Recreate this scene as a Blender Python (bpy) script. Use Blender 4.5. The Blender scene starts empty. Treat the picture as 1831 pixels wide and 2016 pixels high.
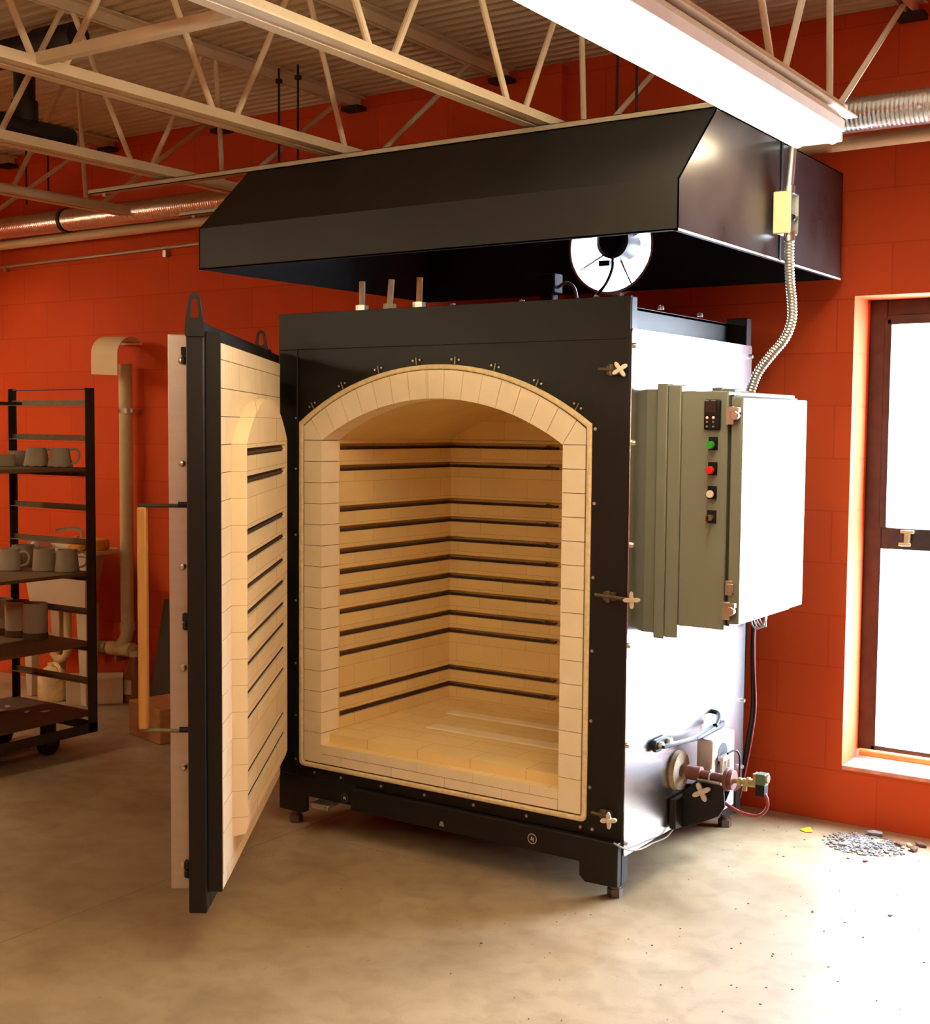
import bpy, bmesh, math, random
from mathutils import Vector, Matrix
S = bpy.context.scene
COL = S.collection
R = random.Random(7)
PI = math.pi

# ------------------------------------------------------------------ camera, light, exposure
def set_camera():
    yaw, pitch, roll, f = 0.5931, -0.0663, 0.0086, 2548.99
    cy, sy, cp, sp = math.cos(yaw), math.sin(yaw), math.cos(pitch), math.sin(pitch)
    fwd = Vector((-sy*cp, cy*cp, sp)); right = Vector((cy, sy, 0)); up = right.cross(fwd)
    cr, sr = math.cos(roll), math.sin(roll)
    r2 = right*cr + up*sr; u2 = up*cr - right*sr
    cam = bpy.data.cameras.new('camera'); o = bpy.data.objects.new('camera', cam); COL.objects.link(o)
    m = Matrix.Identity(4)
    for i in range(3):
        m[i][0] = r2[i]; m[i][1] = u2[i]; m[i][2] = -fwd[i]
    m.translation = Vector((1.8649, -3.6889, 1.5358))
    o.matrix_world = m
    cam.sensor_fit = 'HORIZONTAL'; cam.sensor_width = 36.0; cam.lens = f/1831.0*36.0
    cam.clip_start = 0.05; cam.clip_end = 200
    S.camera = o
set_camera()
S.view_settings.view_transform = 'Standard'
S.view_settings.look = 'None'
S.view_settings.gamma = 1.0
S.view_settings.use_curve_mapping = False
S.view_settings.exposure = 1.3
S.cycles.use_denoising = True
S.cycles.max_bounces = 10
S.cycles.diffuse_bounces = 6
S.cycles.sample_clamp_indirect = 8.0
S.cycles.caustics_reflective = False

SKY_STRENGTH = 24.0
TUBE_STRENGTH = 16.5
TUBE_COLOR = (1.0, 0.82, 0.53)
w = bpy.data.worlds.new('sky'); S.world = w; w.use_nodes = True
bg = w.node_tree.nodes['Background']
bg.inputs[0].default_value = (0.82, 0.93, 1.08, 1); bg.inputs[1].default_value = SKY_STRENGTH

def portal(loc, rot, sx, sz):
    L = bpy.data.lights.new('window_portal', 'AREA'); L.shape = 'RECTANGLE'; L.size = sx; L.size_y = sz
    L.cycles.is_portal = True
    o = bpy.data.objects.new('window_portal', L); COL.objects.link(o); o.location = loc; o.rotation_euler = rot

# ------------------------------------------------------------------ materials
def lin(c):
    return tuple(((v/255)/12.92 if v/255 <= .04045 else ((v/255+.055)/1.055)**2.4) for v in c)
def mat(name, rgb, rough=.5, metal=0.0, vary=.08, scale=8.0, bump=0.0, bscale=60.0, spec=.5, stretch=None, rvary=0.0):
    m = bpy.data.materials.new(name); m.use_nodes = True
    nt = m.node_tree; b = nt.nodes['Principled BSDF']
    c = lin(rgb)
    b.inputs['Roughness'].default_value = rough; b.inputs['Metallic'].default_value = metal
    b.inputs['Specular IOR Level'].default_value = spec
    tc = nt.nodes.new('ShaderNodeTexCoord')
    src = tc.outputs['Object']
    if stretch:
        mp = nt.nodes.new('ShaderNodeMapping'); mp.inputs['Scale'].default_value = stretch
        nt.links.new(src, mp.inputs[0]); src = mp.outputs[0]
    nz = nt.nodes.new('ShaderNodeTexNoise'); nz.inputs['Scale'].default_value = scale; nz.inputs['Detail'].default_value = 5
    nt.links.new(src, nz.inputs['Vector'])
    rp = nt.nodes.new('ShaderNodeValToRGB')
    rp.color_ramp.elements[0].position = .3; rp.color_ramp.elements[1].position = .7
    rp.color_ramp.elements[0].color = tuple(max(0, v*(1-vary)) for v in c)+(1,)
    rp.color_ramp.elements[1].color = tuple(min(1, v*(1+vary)) for v in c)+(1,)
    nt.links.new(nz.outputs['Fac'], rp.inputs[0]); nt.links.new(rp.outputs[0], b.inputs['Base Color'])
    if rvary:
        mr = nt.nodes.new('ShaderNodeMapRange'); mr.inputs[3].default_value = rough-rvary; mr.inputs[4].default_value = rough+rvary
        nt.links.new(nz.outputs['Fac'], mr.inputs[0]); nt.links.new(mr.outputs[0], b.inputs['Roughness'])
    if bump:
        n2 = nt.nodes.new('ShaderNodeTexNoise'); n2.inputs['Scale'].default_value = bscale; n2.inputs['Detail'].default_value = 4
        nt.links.new(src, n2.inputs['Vector'])
        bp = nt.nodes.new('ShaderNodeBump'); bp.inputs['Strength'].default_value = bump; bp.inputs['Distance'].default_value = .004
        nt.links.new(n2.outputs['Fac'], bp.inputs['Height']); nt.links.new(bp.outputs[0], b.inputs['Normal'])
    return m
def emit(name, rgb, strength):
    m = bpy.data.materials.new(name); m.use_nodes = True
    nt = m.node_tree; b = nt.nodes['Principled BSDF']
    b.inputs['Base Color'].default_value = (.8, .8, .8, 1)
    b.inputs['Emission Color'].default_value = tuple(rgb)+(1,); b.inputs['Emission Strength'].default_value = strength
    return m
def brick_mat(name, rgb, dark, row, width, mortar, off=(0, 0), mode='xz', rough=.85, bump=.25, vary=.06, mfac=1.0, nscale=2.0, smooth=.1):
    m = bpy.data.materials.new(name); m.use_nodes = True
    nt = m.node_tree; b = nt.nodes['Principled BSDF']; b.inputs['Roughness'].default_value = rough
    b.inputs['Specular IOR Level'].default_value = .3
    tc = nt.nodes.new('ShaderNodeTexCoord'); sp = nt.nodes.new('ShaderNodeSeparateXYZ'); nt.links.new(tc.outputs['Object'], sp.inputs[0])
    cb = nt.nodes.new('ShaderNodeCombineXYZ')
    def addm(a, v):
        n = nt.nodes.new('ShaderNodeMath'); n.operation = 'ADD'; nt.links.new(a, n.inputs[0])
        if isinstance(v, (int, float)): n.inputs[1].default_value = v
        else: nt.links.new(v, n.inputs[1])
        return n.outputs[0]
    if mode == 'xz':
        nt.links.new(addm(addm(sp.outputs['X'], sp.outputs['Y']), off[0]), cb.inputs[0]); nt.links.new(addm(sp.outputs['Z'], off[1]), cb.inputs[1])
    else:
        nt.links.new(addm(sp.outputs['X'], off[0]), cb.inputs[0]); nt.links.new(addm(sp.outputs['Y'], off[1]), cb.inputs[1])
    bt = nt.nodes.new('ShaderNodeTexBrick')
    bt.inputs['Scale'].default_value = 1; bt.inputs['Brick Width'].default_value = width; bt.inputs['Row Height'].default_value = row
    bt.inputs['Mortar Size'].default_value = mortar; bt.inputs['Mortar Smooth'].default_value = smooth
    bt.inputs['Bias'].default_value = 0
    c = lin(rgb); d = lin(dark)
    bt.inputs['Color1'].default_value = tuple(v*(1-vary) for v in c)+(1,)
    bt.inputs['Color2'].default_value = tuple(min(1, v*(1+vary)) for v in c)+(1,)
    bt.inputs['Mortar'].default_value = d+(1,)
    nt.links.new(cb.outputs[0], bt.inputs['Vector'])
    nz = nt.nodes.new('ShaderNodeTexNoise'); nz.inputs['Scale'].default_value = nscale; nz.inputs['Detail'].default_value = 6
    nt.links.new(tc.outputs['Object'], nz.inputs['Vector'])
    mx = nt.nodes.new('ShaderNodeMixRGB'); mx.blend_type = 'MULTIPLY'; mx.inputs[0].default_value = 1
    rp = nt.nodes.new('ShaderNodeValToRGB'); rp.color_ramp.elements[0].position = .3; rp.color_ramp.elements[1].position = .75
    rp.color_ramp.elements[0].color = (1-2*vary,)*3+(1,); rp.color_ramp.elements[1].color = (1, 1, 1, 1)
    nt.links.new(nz.outputs['Fac'], rp.inputs[0])
    nt.links.new(bt.outputs['Color'], mx.inputs[1]); nt.links.new(rp.outputs[0], mx.inputs[2]); nt.links.new(mx.outputs[0], b.inputs['Base Color'])
    n2 = nt.nodes.new('ShaderNodeTexNoise'); n2.inputs['Scale'].default_value = 120; n2.inputs['Detail'].default_value = 3
    nt.links.new(tc.outputs['Object'], n2.inputs['Vector'])
    ml = nt.nodes.new('ShaderNodeMath'); ml.operation = 'MULTIPLY'; ml.inputs[1].default_value = .35; nt.links.new(n2.outputs['Fac'], ml.inputs[0])
    sb = nt.nodes.new('ShaderNodeMath'); sb.operation = 'SUBTRACT'; nt.links.new(ml.outputs[0], sb.inputs[0]); nt.links.new(bt.outputs['Fac'], sb.inputs[1])
    bp = nt.nodes.new('ShaderNodeBump'); bp.inputs['Strength'].default_value = bump; bp.inputs['Distance'].default_value = .004
    nt.links.new(sb.outputs[0], bp.inputs['Height']); nt.links.new(bp.outputs[0], b.inputs['Normal'])
    return m
def concrete_mat():
    m = bpy.data.materials.new('stained_concrete'); m.use_nodes = True
    nt = m.node_tree; b = nt.nodes['Principled BSDF']
    tc = nt.nodes.new('ShaderNodeTexCoord')
    def noise(s, d, st=None, dist=0.0):
        n = nt.nodes.new('ShaderNodeTexNoise'); n.inputs['Scale'].default_value = s; n.inputs['Detail'].default_value = d; n.inputs['Distortion'].default_value = dist
        if st:
            mp = nt.nodes.new('ShaderNodeMapping'); mp.inputs['Scale'].default_value = st; nt.links.new(tc.outputs['Object'], mp.inputs[0]); nt.links.new(mp.outputs[0], n.inputs['Vector'])
        else: nt.links.new(tc.outputs['Object'], n.inputs['Vector'])
        return n.outputs['Fac']
    def ramp(src, stops):
        r = nt.nodes.new('ShaderNodeValToRGB'); els = r.color_ramp.elements
        while len(els) < len(stops): els.new(.5)
        for e, (p, c) in zip(els, stops): e.position = p; e.color = c+(1,)
        nt.links.new(src, r.inputs[0]); return r.outputs[0]
    def mul(a, c, f=1.0):
        x = nt.nodes.new('ShaderNodeMixRGB'); x.blend_type = 'MULTIPLY'; x.inputs[0].default_value = f
        nt.links.new(a, x.inputs[1]); nt.links.new(c, x.inputs[2]); return x.outputs[0]
    base = ramp(noise(.9, 8, None, .6), [(.3, lin((142, 122, 92))), (.5, lin((166, 145, 112))), (.72, lin((186, 168, 136)))])
    blot = ramp(noise(2.6, 7, (1, 1.3, 1), .4), [(.32, (.80, .78, .75)), (.50, (1, 1, 1))])
    mott = ramp(noise(11, 6, None, .5), [(.32, (.84, .82, .80)), (.55, (1, 1, 1))])
    rust = ramp(noise(1.7, 5, (1.2, .8, 1), .3), [(.60, (1, 1, 1)), (.74, (1.0, .90, .78))])
    spk = ramp(noise(38, 3), [(.24, (.62, .60, .58)), (.34, (1, 1, 1))])
    fine = ramp(noise(160, 2), [(.3, (.93, .93, .93)), (.7, (1, 1, 1))])
    col = mul(mul(mul(mul(mul(base, blot), rust), mott), spk, .6), fine)
    nt.links.new(col, b.inputs['Base Color'])
    mr = nt.nodes.new('ShaderNodeMapRange'); mr.inputs[3].default_value = .42; mr.inputs[4].default_value = .7
    nt.links.new(noise(3, 5), mr.inputs[0]); nt.links.new(mr.outputs[0], b.inputs['Roughness'])
    bp = nt.nodes.new('ShaderNodeBump'); bp.inputs['Strength'].default_value = .08; bp.inputs['Distance'].default_value = .004
    nt.links.new(noise(90, 4), bp.inputs['Height']); nt.links.new(bp.outputs[0], b.inputs['Normal'])
    return m

M_floor = concrete_mat()
M_wall = brick_mat('orange_painted_block', (214, 82, 36), (198, 72, 31), .2032, .4064, .003, off=(.12, 0), bump=.2, vary=.05, nscale=3)
M_deck = mat('ceiling_deck_paint', (214, 200, 170), .6, 0, .06, 4)
M_steelpaint = mat('joist_paint', (222, 208, 178), .5, 0, .07, 9)
M_black = mat('black_enamel', (22, 20, 19), .42, 0, .08, 6, bump=.04, bscale=240, rvary=.05, spec=.35)
M_hood = mat('black_hood_sheet', (24, 23, 22), .52, .0, .12, 5, rvary=.08, spec=.5)
M_darkint = mat('black_with_shade', (14, 13, 12), .7)  # black darkened for shade inside the hood and the shield cutout
M_fire = brick_mat('firebrick_bounce_gold', (242, 216, 156), (206, 178, 128), .0787, .2286, .0010, off=(.03, -.376), rough=.9, bump=.12, vary=.035, nscale=5, smooth=.3)  # chamber firebrick, deeper gold of bounced light mixed into its colour
M_firedoor = brick_mat('door_firebrick', (247, 232, 196), (206, 178, 128), .0787, .2286, .0010, off=(.03, -.376), rough=.9, bump=.12, vary=.035, nscale=5, smooth=.3)
M_fireplain = mat('firebrick_lit_pale', (248, 236, 206), .9, 0, .035, 10, bump=.1, bscale=90)  # same firebrick, paled in colour as if in direct light
M_joint = mat('brick_joint_shadow', (84, 66, 44), .95)
M_arch = mat('vault_brick_bounce_gold', (234, 206, 142), .9, 0, .04, 6, bump=.08, bscale=60)  # vault firebrick, bounced-light gold put into its colour too
M_rope = mat('ceramic_rope_seal', (236, 218, 170), .95, 0, .12, 60, bump=.5, bscale=220)
M_coil = mat('element_wire', (82, 64, 54), .7, .1, .2, 60)
M_panel = mat('brushed_steel_panel', (222, 222, 226), .25, 1.0, .03, 3, bump=.05, bscale=5, stretch=(20, 1.4, 30))
M_alu = mat('bare_aluminium_sheet', (188, 178, 168), .42, .7, .04, 5, bump=.03, bscale=5, stretch=(1, 1, 12))
M_zinc = mat('zinc_fastener', (206, 204, 196), .28, .95, .06, 40)
M_foot = mat('dull_steel_foot', (112, 104, 94), .45, .7, .1, 40)
M_catch = mat('dark_plated_steel', (112, 100, 76), .45, .6, .15, 40)
M_castknob = mat('cast_aluminium_knob', (216, 204, 182), .45, .35, .05, 40)
M_brass = mat('brass', (176, 160, 112), .4, .8, .08, 40)
M_cab = mat('grey_green_enamel', (128, 134, 120), .36, 0, .03, 6)
M_gap = mat('gap_shade_and_cable', (60, 52, 44), .7)  # dark tone for the shaded door gap, also used on a cable
M_plastic = mat('black_plastic', (15, 14, 14), .5, spec=.3)
M_red = mat('red_button_plastic', (226, 26, 20), .35)
M_green = mat('green_button_plastic', (34, 170, 50), .35)
M_white = mat('white_button_plastic', (232, 220, 200), .4)
M_led = emit('led_digits', (1.0, .07, .02), .45)
M_galv = mat('galvanised_steel', (196, 194, 184), .34, .9, .08, 25)
M_box = mat('cream_electrical_box', (222, 206, 164), .5, 0, .05, 20)
M_fixture = mat('fixture_white_enamel', (236, 222, 204), .45)
M_tube = emit('fluorescent_tube', TUBE_COLOR, TUBE_STRENGTH)
M_duct = mat('foil_duct', (222, 214, 204), .26, .9, .08, 25, bump=.35, bscale=70)
M_blackpipe = mat('black_iron_pipe', (24, 21, 19), .6, 0, .2, 12)
M_strut = mat('zinc_strut', (190, 184, 160), .45, .5, .06, 20)
M_pvc = mat('cream_pvc', (214, 196, 146), .45, 0, .05, 20)
M_cover = mat('beige_sheet', (226, 202, 158), .6, 0, .04, 10)
M_rack = mat('olive_grey_angle_iron', (124, 112, 86), .6, .1, .15, 20)
M_rackdark = mat('dark_angle_iron', (52, 45, 35), .6, .1, .2, 20)
M_board = mat('brown_ware_board', (112, 82, 46), .7, 0, .15, 14, stretch=(3, 18, 18))
M_deckboard = mat('clay_dusted_deck', (92, 62, 44), .8, 0, .2, 14)
M_clay = mat('grey_greenware', (160, 146, 124), .85, 0, .06, 18, bump=.1, bscale=80)
M_claylight = mat('pale_greenware', (184, 170, 148), .85, 0, .06, 18, bump=.1, bscale=80)
M_claydark = mat('bare_brown_clay', (104, 78, 50), .85)
M_rubber = mat('black_rubber', (22, 20, 18), .7)
M_sink = mat('white_tub_plastic', (206, 190, 166), .5, 0, .05, 8)
M_sponge = mat('yellow_sponge', (206, 140, 34), .95, 0, .15, 60, bump=.6, bscale=150)
M_wood = mat('pale_wood_bar', (186, 134, 66), .55, 0, .12, 6, stretch=(14, 14, 1.2))
M_block = mat('clay_stained_wood_block', (176, 122, 74), .8, 0, .16, 7, stretch=(2, 2, 6))
M_slate = mat('grey_board', (70, 64, 56), .7)
M_jug = mat('clay_smeared_jug', (226, 200, 150), .6, 0, .25, 14)
M_bin = mat('translucent_bin', (222, 206, 176), .45, 0, .05, 10)
M_bottle = mat('amber_bottle_plastic', (150, 92, 62), .35)
M_label = mat('paper_label', (214, 196, 160), .7)
M_frame = mat('bronze_window_frame', (46, 34, 28), .45, .2, .35, 22, bump=.15, bscale=60)
M_sash = mat('orange_painted_sash', (226, 132, 74), .6, 0, .1, 20)
M_sill = mat('scuffed_orange_sill', (226, 150, 120), .7, 0, .22, 20)
M_stone = mat('grey_grit', (140, 136, 132), .9, 0, .3, 30)
M_stonebrown = mat('brown_stone', (110, 84, 70), .9, 0, .25, 40)
M_stonetan = mat('tan_stone', (206, 170, 120), .9, 0, .15, 40)
M_leaf = mat('yellow_leaf', (242, 200, 24), .6, 0, .1, 40)
M_ceram = mat('pale_ceramic_tube', (232, 220, 184), .6, 0, .08, 30)
M_ceramtan = mat('tan_ceramic_tube', (220, 176, 104), .6, 0, .12, 30)
M_flange = mat('ceramic_port_ring', (176, 164, 142), .9, 0, .18, 50, bump=.4, bscale=120)
M_iron = mat('red_oxide_pipe', (112, 66, 54), .55, .2, .1, 30)
M_valvegreen = mat('green_solenoid', (88, 110, 80), .5)
M_hose = mat('red_wire_sleeve', (150, 60, 58), .5)
M_wire = mat('grey_wire', (170, 164, 156), .5, .3)
M_fanwhite = mat('white_fan_duct', (236, 234, 236), .5)
M_glass = None
def glass_mat():
    m = bpy.data.materials.new('window_glass'); m.use_nodes = True; nt = m.node_tree
    nt.nodes.remove(nt.nodes['Principled BSDF'])
    t = nt.nodes.new('ShaderNodeBsdfTransparent'); t.inputs[0].default_value = (.93, .95, .96, 1)
    g = nt.nodes.new('ShaderNodeBsdfGlossy'); g.inputs['Roughness'].default_value = .02
    mx = nt.nodes.new('ShaderNodeMixShader'); mx.inputs[0].default_value = .05; nt.links.new(t.outputs[0], mx.inputs[1]); nt.links.new(g.outputs[0], mx.inputs[2])
    nt.links.new(mx.outputs[0], nt.nodes['Material Output'].inputs[0]); return m
M_glass = glass_mat()

# ------------------------------------------------------------------ mesh builder
WL = {}
class B:
    def __init__(s, M=None): s.bm = bmesh.new(); s.M = M
    def _v(s, p): return s.bm.verts.new(p)
    def box(s, x0, x1, y0, y1, z0, z1):
        c = [s._v((x, y, z)) for z in (z0, z1) for y in (y0, y1) for x in (x0, x1)]
        for f in ((0, 2, 3, 1), (4, 5, 7, 6), (0, 1, 5, 4), (2, 6, 7, 3), (0, 4, 6, 2), (1, 3, 7, 5)):
            s.bm.faces.new([c[i] for i in f])
        return s
    def hexa(s, a, b):      # two quads -> solid
        A = [s._v(p) for p in a]; Bv = [s._v(p) for p in b]; n = len(A)
        s.bm.faces.new(A[::-1]); s.bm.faces.new(Bv)
        for i in range(n): s.bm.faces.new((A[i], A[(i+1) % n], Bv[(i+1) % n], Bv[i]))
        return s
    def prism(s, pts, axis, a0, a1):   # polygon pts in the other two axes
        def mk(p, a):
            return {'x': (a, p[0], p[1]), 'y': (p[0], a, p[1]), 'z': (p[0], p[1], a)}[axis]
        return s.hexa([mk(p, a0) for p in pts], [mk(p, a1) for p in pts])
    def cyl(s, p0, p1, r0, r1=None, n=16, cap=True):
        r1 = r0 if r1 is None else r1
        p0, p1 = Vector(p0), Vector(p1); ax = (p1-p0).normalized()
        t = Vector((0, 0, 1)) if abs(ax.z) < .9 else Vector((1, 0, 0))
        u = ax.cross(t).normalized(); v = ax.cross(u)
        A = [s._v(p0+(u*math.cos(2*PI*i/n)+v*math.sin(2*PI*i/n))*r0) for i in range(n)]
        Bv = [s._v(p1+(u*math.cos(2*PI*i/n)+v*math.sin(2*PI*i/n))*r1) for i in range(n)]
        for i in range(n): s.bm.faces.new((A[i], Bv[i], Bv[(i+1) % n], A[(i+1) % n]))
        if cap: s.bm.faces.new(A); s.bm.faces.new(Bv[::-1])
        return s
    def lathe(s, prof, c=(0, 0, 0), axis=(0, 0, 1), n=24, close=False):
        ax = Vector(axis).normalized(); t = Vector((0, 0, 1)) if abs(ax.z) < .9 else Vector((1, 0, 0))
        u = ax.cross(t).normalized(); v = ax.cross(u); c = Vector(c)
        rings = []
        for r, h in prof:
            if r < 1e-6: rings.append([s._v(c+ax*h)])
            else: rings.append([s._v(c+ax*h+(u*math.cos(2*PI*i/n)+v*math.sin(2*PI*i/n))*r) for i in range(n)])
        prs = list(zip(rings, rings[1:])) + ([(rings[-1], rings[0])] if close else [])
        for a, b in prs:
            for i in range(n):
                j = (i+1) % n
                q = ([a[0]] if len(a) == 1 else [a[i], a[j]])+([b[0]] if len(b) == 1 else [b[j], b[i]])
                if len(q) > 2: s.bm.faces.new(q)
        return s
    def tube(s, path, r, n=8, cap=True, radii=None):
        P = [Vector(p) for p in path]; rings = []
        prev = None
        for i, p in enumerate(P):
            d = (P[min(i+1, len(P)-1)]-P[max(i-1, 0)]).normalized()
            if prev is None:
                t = Vector((0, 0, 1)) if abs(d.z) < .9 else Vector((1, 0, 0)); u = d.cross(t).normalized()
            else: u = (prev-d*prev.dot(d)).normalized()
            prev = u; v = d.cross(u); rr = radii[i] if radii else r
            rings.append([s._v(p+(u*math.cos(2*PI*k/n)+v*math.sin(2*PI*k/n))*rr) for k in range(n)])
        for a, b in zip(rings, rings[1:]):
            for k in range(n): s.bm.faces.new((a[k], a[(k+1) % n], b[(k+1) % n], b[k]))
        if cap: s.bm.faces.new(rings[0][::-1]); s.bm.faces.new(rings[-1])
        return s
    def sphere(s, c, r, sc=(1, 1, 1), n=12):
        m = Matrix.Translation(c) @ Matrix.Diagonal((r*sc[0], r*sc[1], r*sc[2], 1))
        bmesh.ops.create_uvsphere(s.bm, u_segments=n, v_segments=max(6, n*2//3), radius=1, matrix=m); return s
    def rock(s, c, r, sc, rng):
        n0 = len(s.bm.verts)
        m = Matrix.Translation(c) @ Matrix.Rotation(rng.random()*6, 4, 'Z') @ Matrix.Diagonal((r*sc[0], r*sc[1], r*sc[2], 1))
        g = bmesh.ops.create_icosphere(s.bm, subdivisions=1, radius=1, matrix=m)
        cc = Vector(c)
        for v in g['verts']: v.co = cc+(v.co-cc)*(.75+.5*rng.random())
        return s
    def holeplate(s, outer, hole, axis, a0, a1):
        def mk(p, a): return {'x': (a, p[0], p[1]), 'y': (p[0], a, p[1]), 'z': (p[0], p[1], a)}[axis]
        for a in (a0, a1):
            es = []
            for loop in (outer, hole):
                vs = [s._v(mk(p, a)) for p in loop]
                es += [s.bm.edges.new((vs[i], vs[(i+1) % len(vs)])) for i in range(len(vs))]
            bmesh.ops.triangle_fill(s.bm, use_beauty=True, use_dissolve=False, edges=es)
        for loop in (outer, hole):
            A = [s._v(mk(p, a0)) for p in loop]; Bv = [s._v(mk(p, a1)) for p in loop]; n = len(loop)
            for i in range(n): s.bm.faces.new((A[i], A[(i+1) % n], Bv[(i+1) % n], Bv[i]))
        bmesh.ops.remove_doubles(s.bm, verts=s.bm.verts[:], dist=1e-5)
        return s
    def build(s, name, m, parent=None, bevel=0.0, smooth=True, seg=2):
        bmesh.ops.recalc_face_normals(s.bm, faces=s.bm.faces[:])
        if s.M is not None: s.bm.transform(s.M)
        off = WL.get(parent.name, Vector()) if parent else Vector()
        if parent is not None: bmesh.ops.translate(s.bm, verts=s.bm.verts[:], vec=-off)
        me = bpy.data.meshes.new(name); s.bm.to_mesh(me); s.bm.free()
        ms = m if isinstance(m, (list, tuple)) else [m]
        for x in ms: me.materials.append(x)
        o = bpy.data.objects.new(name, me); COL.objects.link(o)
        if smooth:
            for p in me.polygons: p.use_smooth = True
            me.set_sharp_from_angle(angle=math.radians(32))
        if bevel:
            bv = o.modifiers.new('edge', 'BEVEL'); bv.width = bevel; bv.segments = seg; bv.limit_method = 'ANGLE'; bv.angle_limit = math.radians(50)
            bv.harden_normals = False
        if parent is not None: o.parent = parent; WL[o.name] = off
        else: WL[o.name] = Vector()
        return o
def tag(o, label=None, cat=None, group=None, kind=None):
    if label: o['label'] = label
    if cat: o['category'] = cat
    if group: o['group'] = group
    if kind: o['kind'] = kind
    return o
def thing(name, label, cat, loc=(0, 0, 0), group=None, kind=None):
    o = bpy.data.objects.new(name, None); COL.objects.link(o); o.location = loc; o.empty_display_size = .1
    WL[o.name] = Vector(loc)
    return tag(o, label, cat, group, kind)
def partempty(name, parent):
    o = bpy.data.objects.new(name, None); COL.objects.link(o); o.parent = parent; WL[o.name] = WL[parent.name]; return o
def dup(root, loc, label, rot=None, group=None):
    r = root.copy(); COL.objects.link(r); r.location = loc
    if rot is not None: r.rotation_euler = (0, 0, rot)
    r['label'] = label
    if group: r['group'] = group
    for ch in list(root.children):
        c = ch.copy(); COL.objects.link(c); c.parent = r
        for g in ch.children:
            d = g.copy(); COL.objects.link(d); d.parent = c
    return r
def arc(cx, cz, r, a0, a1, n): return [(cx+r*math.cos(a0+(a1-a0)*i/n), cz+r*math.sin(a0+(a1-a0)*i/n)) for i in range(n+1)]

# ------------------------------------------------------------------ the room
YW, ZC = 1.2615, 3.10
XL, XR, YF = -7.0, 4.2, -7.5
B().box(XL, XR, YF, YW, -.12, 0).build('floor', M_floor, smooth=False)
tag(bpy.data.objects['floor'], 'stained bare concrete floor slab', 'floor', kind='structure')
# saw-cut control joints
j = B(); j.box(-1.3522, -1.3498, YF, YW, .0002, .0008); tag(j.build('trim_1', mat('floor_joint_a', (150, 124, 90), .9), smooth=False), 'thin saw-cut floor joint running toward the door edge', 'floor joint', kind='structure')
j = B(); j.box(XL, -.30, -.0515, -.0485, .0002, .0008); tag(j.build('trim_2', mat('floor_joint_b', (160, 138, 106), .9), smooth=False), 'thin saw-cut floor joint running along the kiln front', 'floor joint', kind='structure')

# back wall with window opening and fan hole
WX0, WX1, WZ0, WZ1 = .31, 1.53, .2235, 2.042
FX, FZ, FR = -.710, 2.293, .19
wb = B()
cols = [XL, -.96, -.46, WX0, WX1, XR]
def wallbox(x0, x1, z0, z1): wb.box(x0, x1, YW, YW+.3, z0, z1)
wallbox(XL, -.96, 0, ZC+.05); wallbox(-.46, WX0, 0, ZC+.05); wallbox(WX1, XR, 0, ZC+.05)
wallbox(-.96, -.46, 0, 2.04); wallbox(-.96, -.46, 2.54, ZC+.05)
wallbox(WX0, WX1, 0, WZ0); wallbox(WX0, WX1, WZ1, ZC+.05)
wb.holeplate([(-.96, 2.04), (-.46, 2.04), (-.46, 2.54), (-.96, 2.54)], [(FX+(FR+.012)*math.cos(2*PI*i/40), FZ+(FR+.012)*math.sin(2*PI*i/40)) for i in range(40)], 'y', YW, YW+.3)
tag(wb.build('wall_back', M_wall, smooth=False), 'orange painted concrete block back wall', 'wall', kind='structure')
tag(B().box(XL-.2, XL, YF, YW, 0, ZC+.05).build('wall_left', M_wall, smooth=False), 'orange painted block wall closing the left side', 'wall', kind='structure')
tag(B().box(XR, XR+.2, YF, YW, 0, ZC+.05).build('wall_right', M_wall, smooth=False), 'orange painted block wall closing the right side', 'wall', kind='structure')
tag(B().box(XL-.2, XR+.2, YF-.2, YF, 0, ZC+.05).build('wall_front', M_wall, smooth=False), 'orange painted block wall behind the viewer', 'wall', kind='structure')
tag(B().box(-1.51, -.96, 1.213, YW, 0, ZC-.02).build('trim_3', M_wall, smooth=False), 'orange block pilaster behind the kiln rising to the roof', 'pilaster', kind='structure')
# corrugated roof deck, flutes along x
dk = B(); prof = []
y = YF
while y < YW+.02:
    for dy, dz in ((0, 0), (.018, .0), (.024, .036), (.052, .036), (.058, 0)): prof.append((y+dy, ZC+dz))
    y += .064
prev = None
for py, pz in prof:
    a, b = dk._v((XL, py, pz)), dk._v((XR, py, pz))
    if prev: dk.bm.faces.new((prev[0], prev[1], b, a))
    prev = (a, b)
dk.box(XL-.2, XR+.2, YF-.2, YW+.2, ZC+.05, ZC+.08)
tag(dk.build('ceiling', M_deck, smooth=False), 'cream painted corrugated steel roof deck', 'ceiling', kind='structure')

# window
win = thing('window_1', 'tall bronze framed window in the orange wall', 'window', ((WX0+WX1)/2, YW+.1, WZ0), kind='structure')
fy0, fy1 = YW+.20, YW+.265
fr = B()
fr.box(WX0, .378, fy0, fy1, WZ0+.03, WZ1); fr.box(WX1-.095, WX1, fy0, fy1, WZ0+.03, WZ1)
fr.box(.378, WX1-.095, fy0, fy1, WZ1-.075, WZ1)
fr.box(.378, WX1-.095, fy0, fy1, 1.066, 1.150)
fr.box(.36, WX1-.095, fy0, fy1, WZ0+.03, .275)
fr.box(.37, .398, fy0-.012, fy1, 1.150, WZ1-.075); fr.box(WX1-.12, WX1-.095, fy0-.012, fy1, 1.150, WZ1-.075)
fr.box(.38, WX1-.095, fy0-.012, fy1, 1.945, WZ1-.06)
fr.build('window_frame', M_frame, win, bevel=.003)
B().box(.385, WX1-.1, fy0+.03, fy0+.036, 1.14, WZ1-.08).build('window_pane', M_glass, win, smooth=False)
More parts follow.
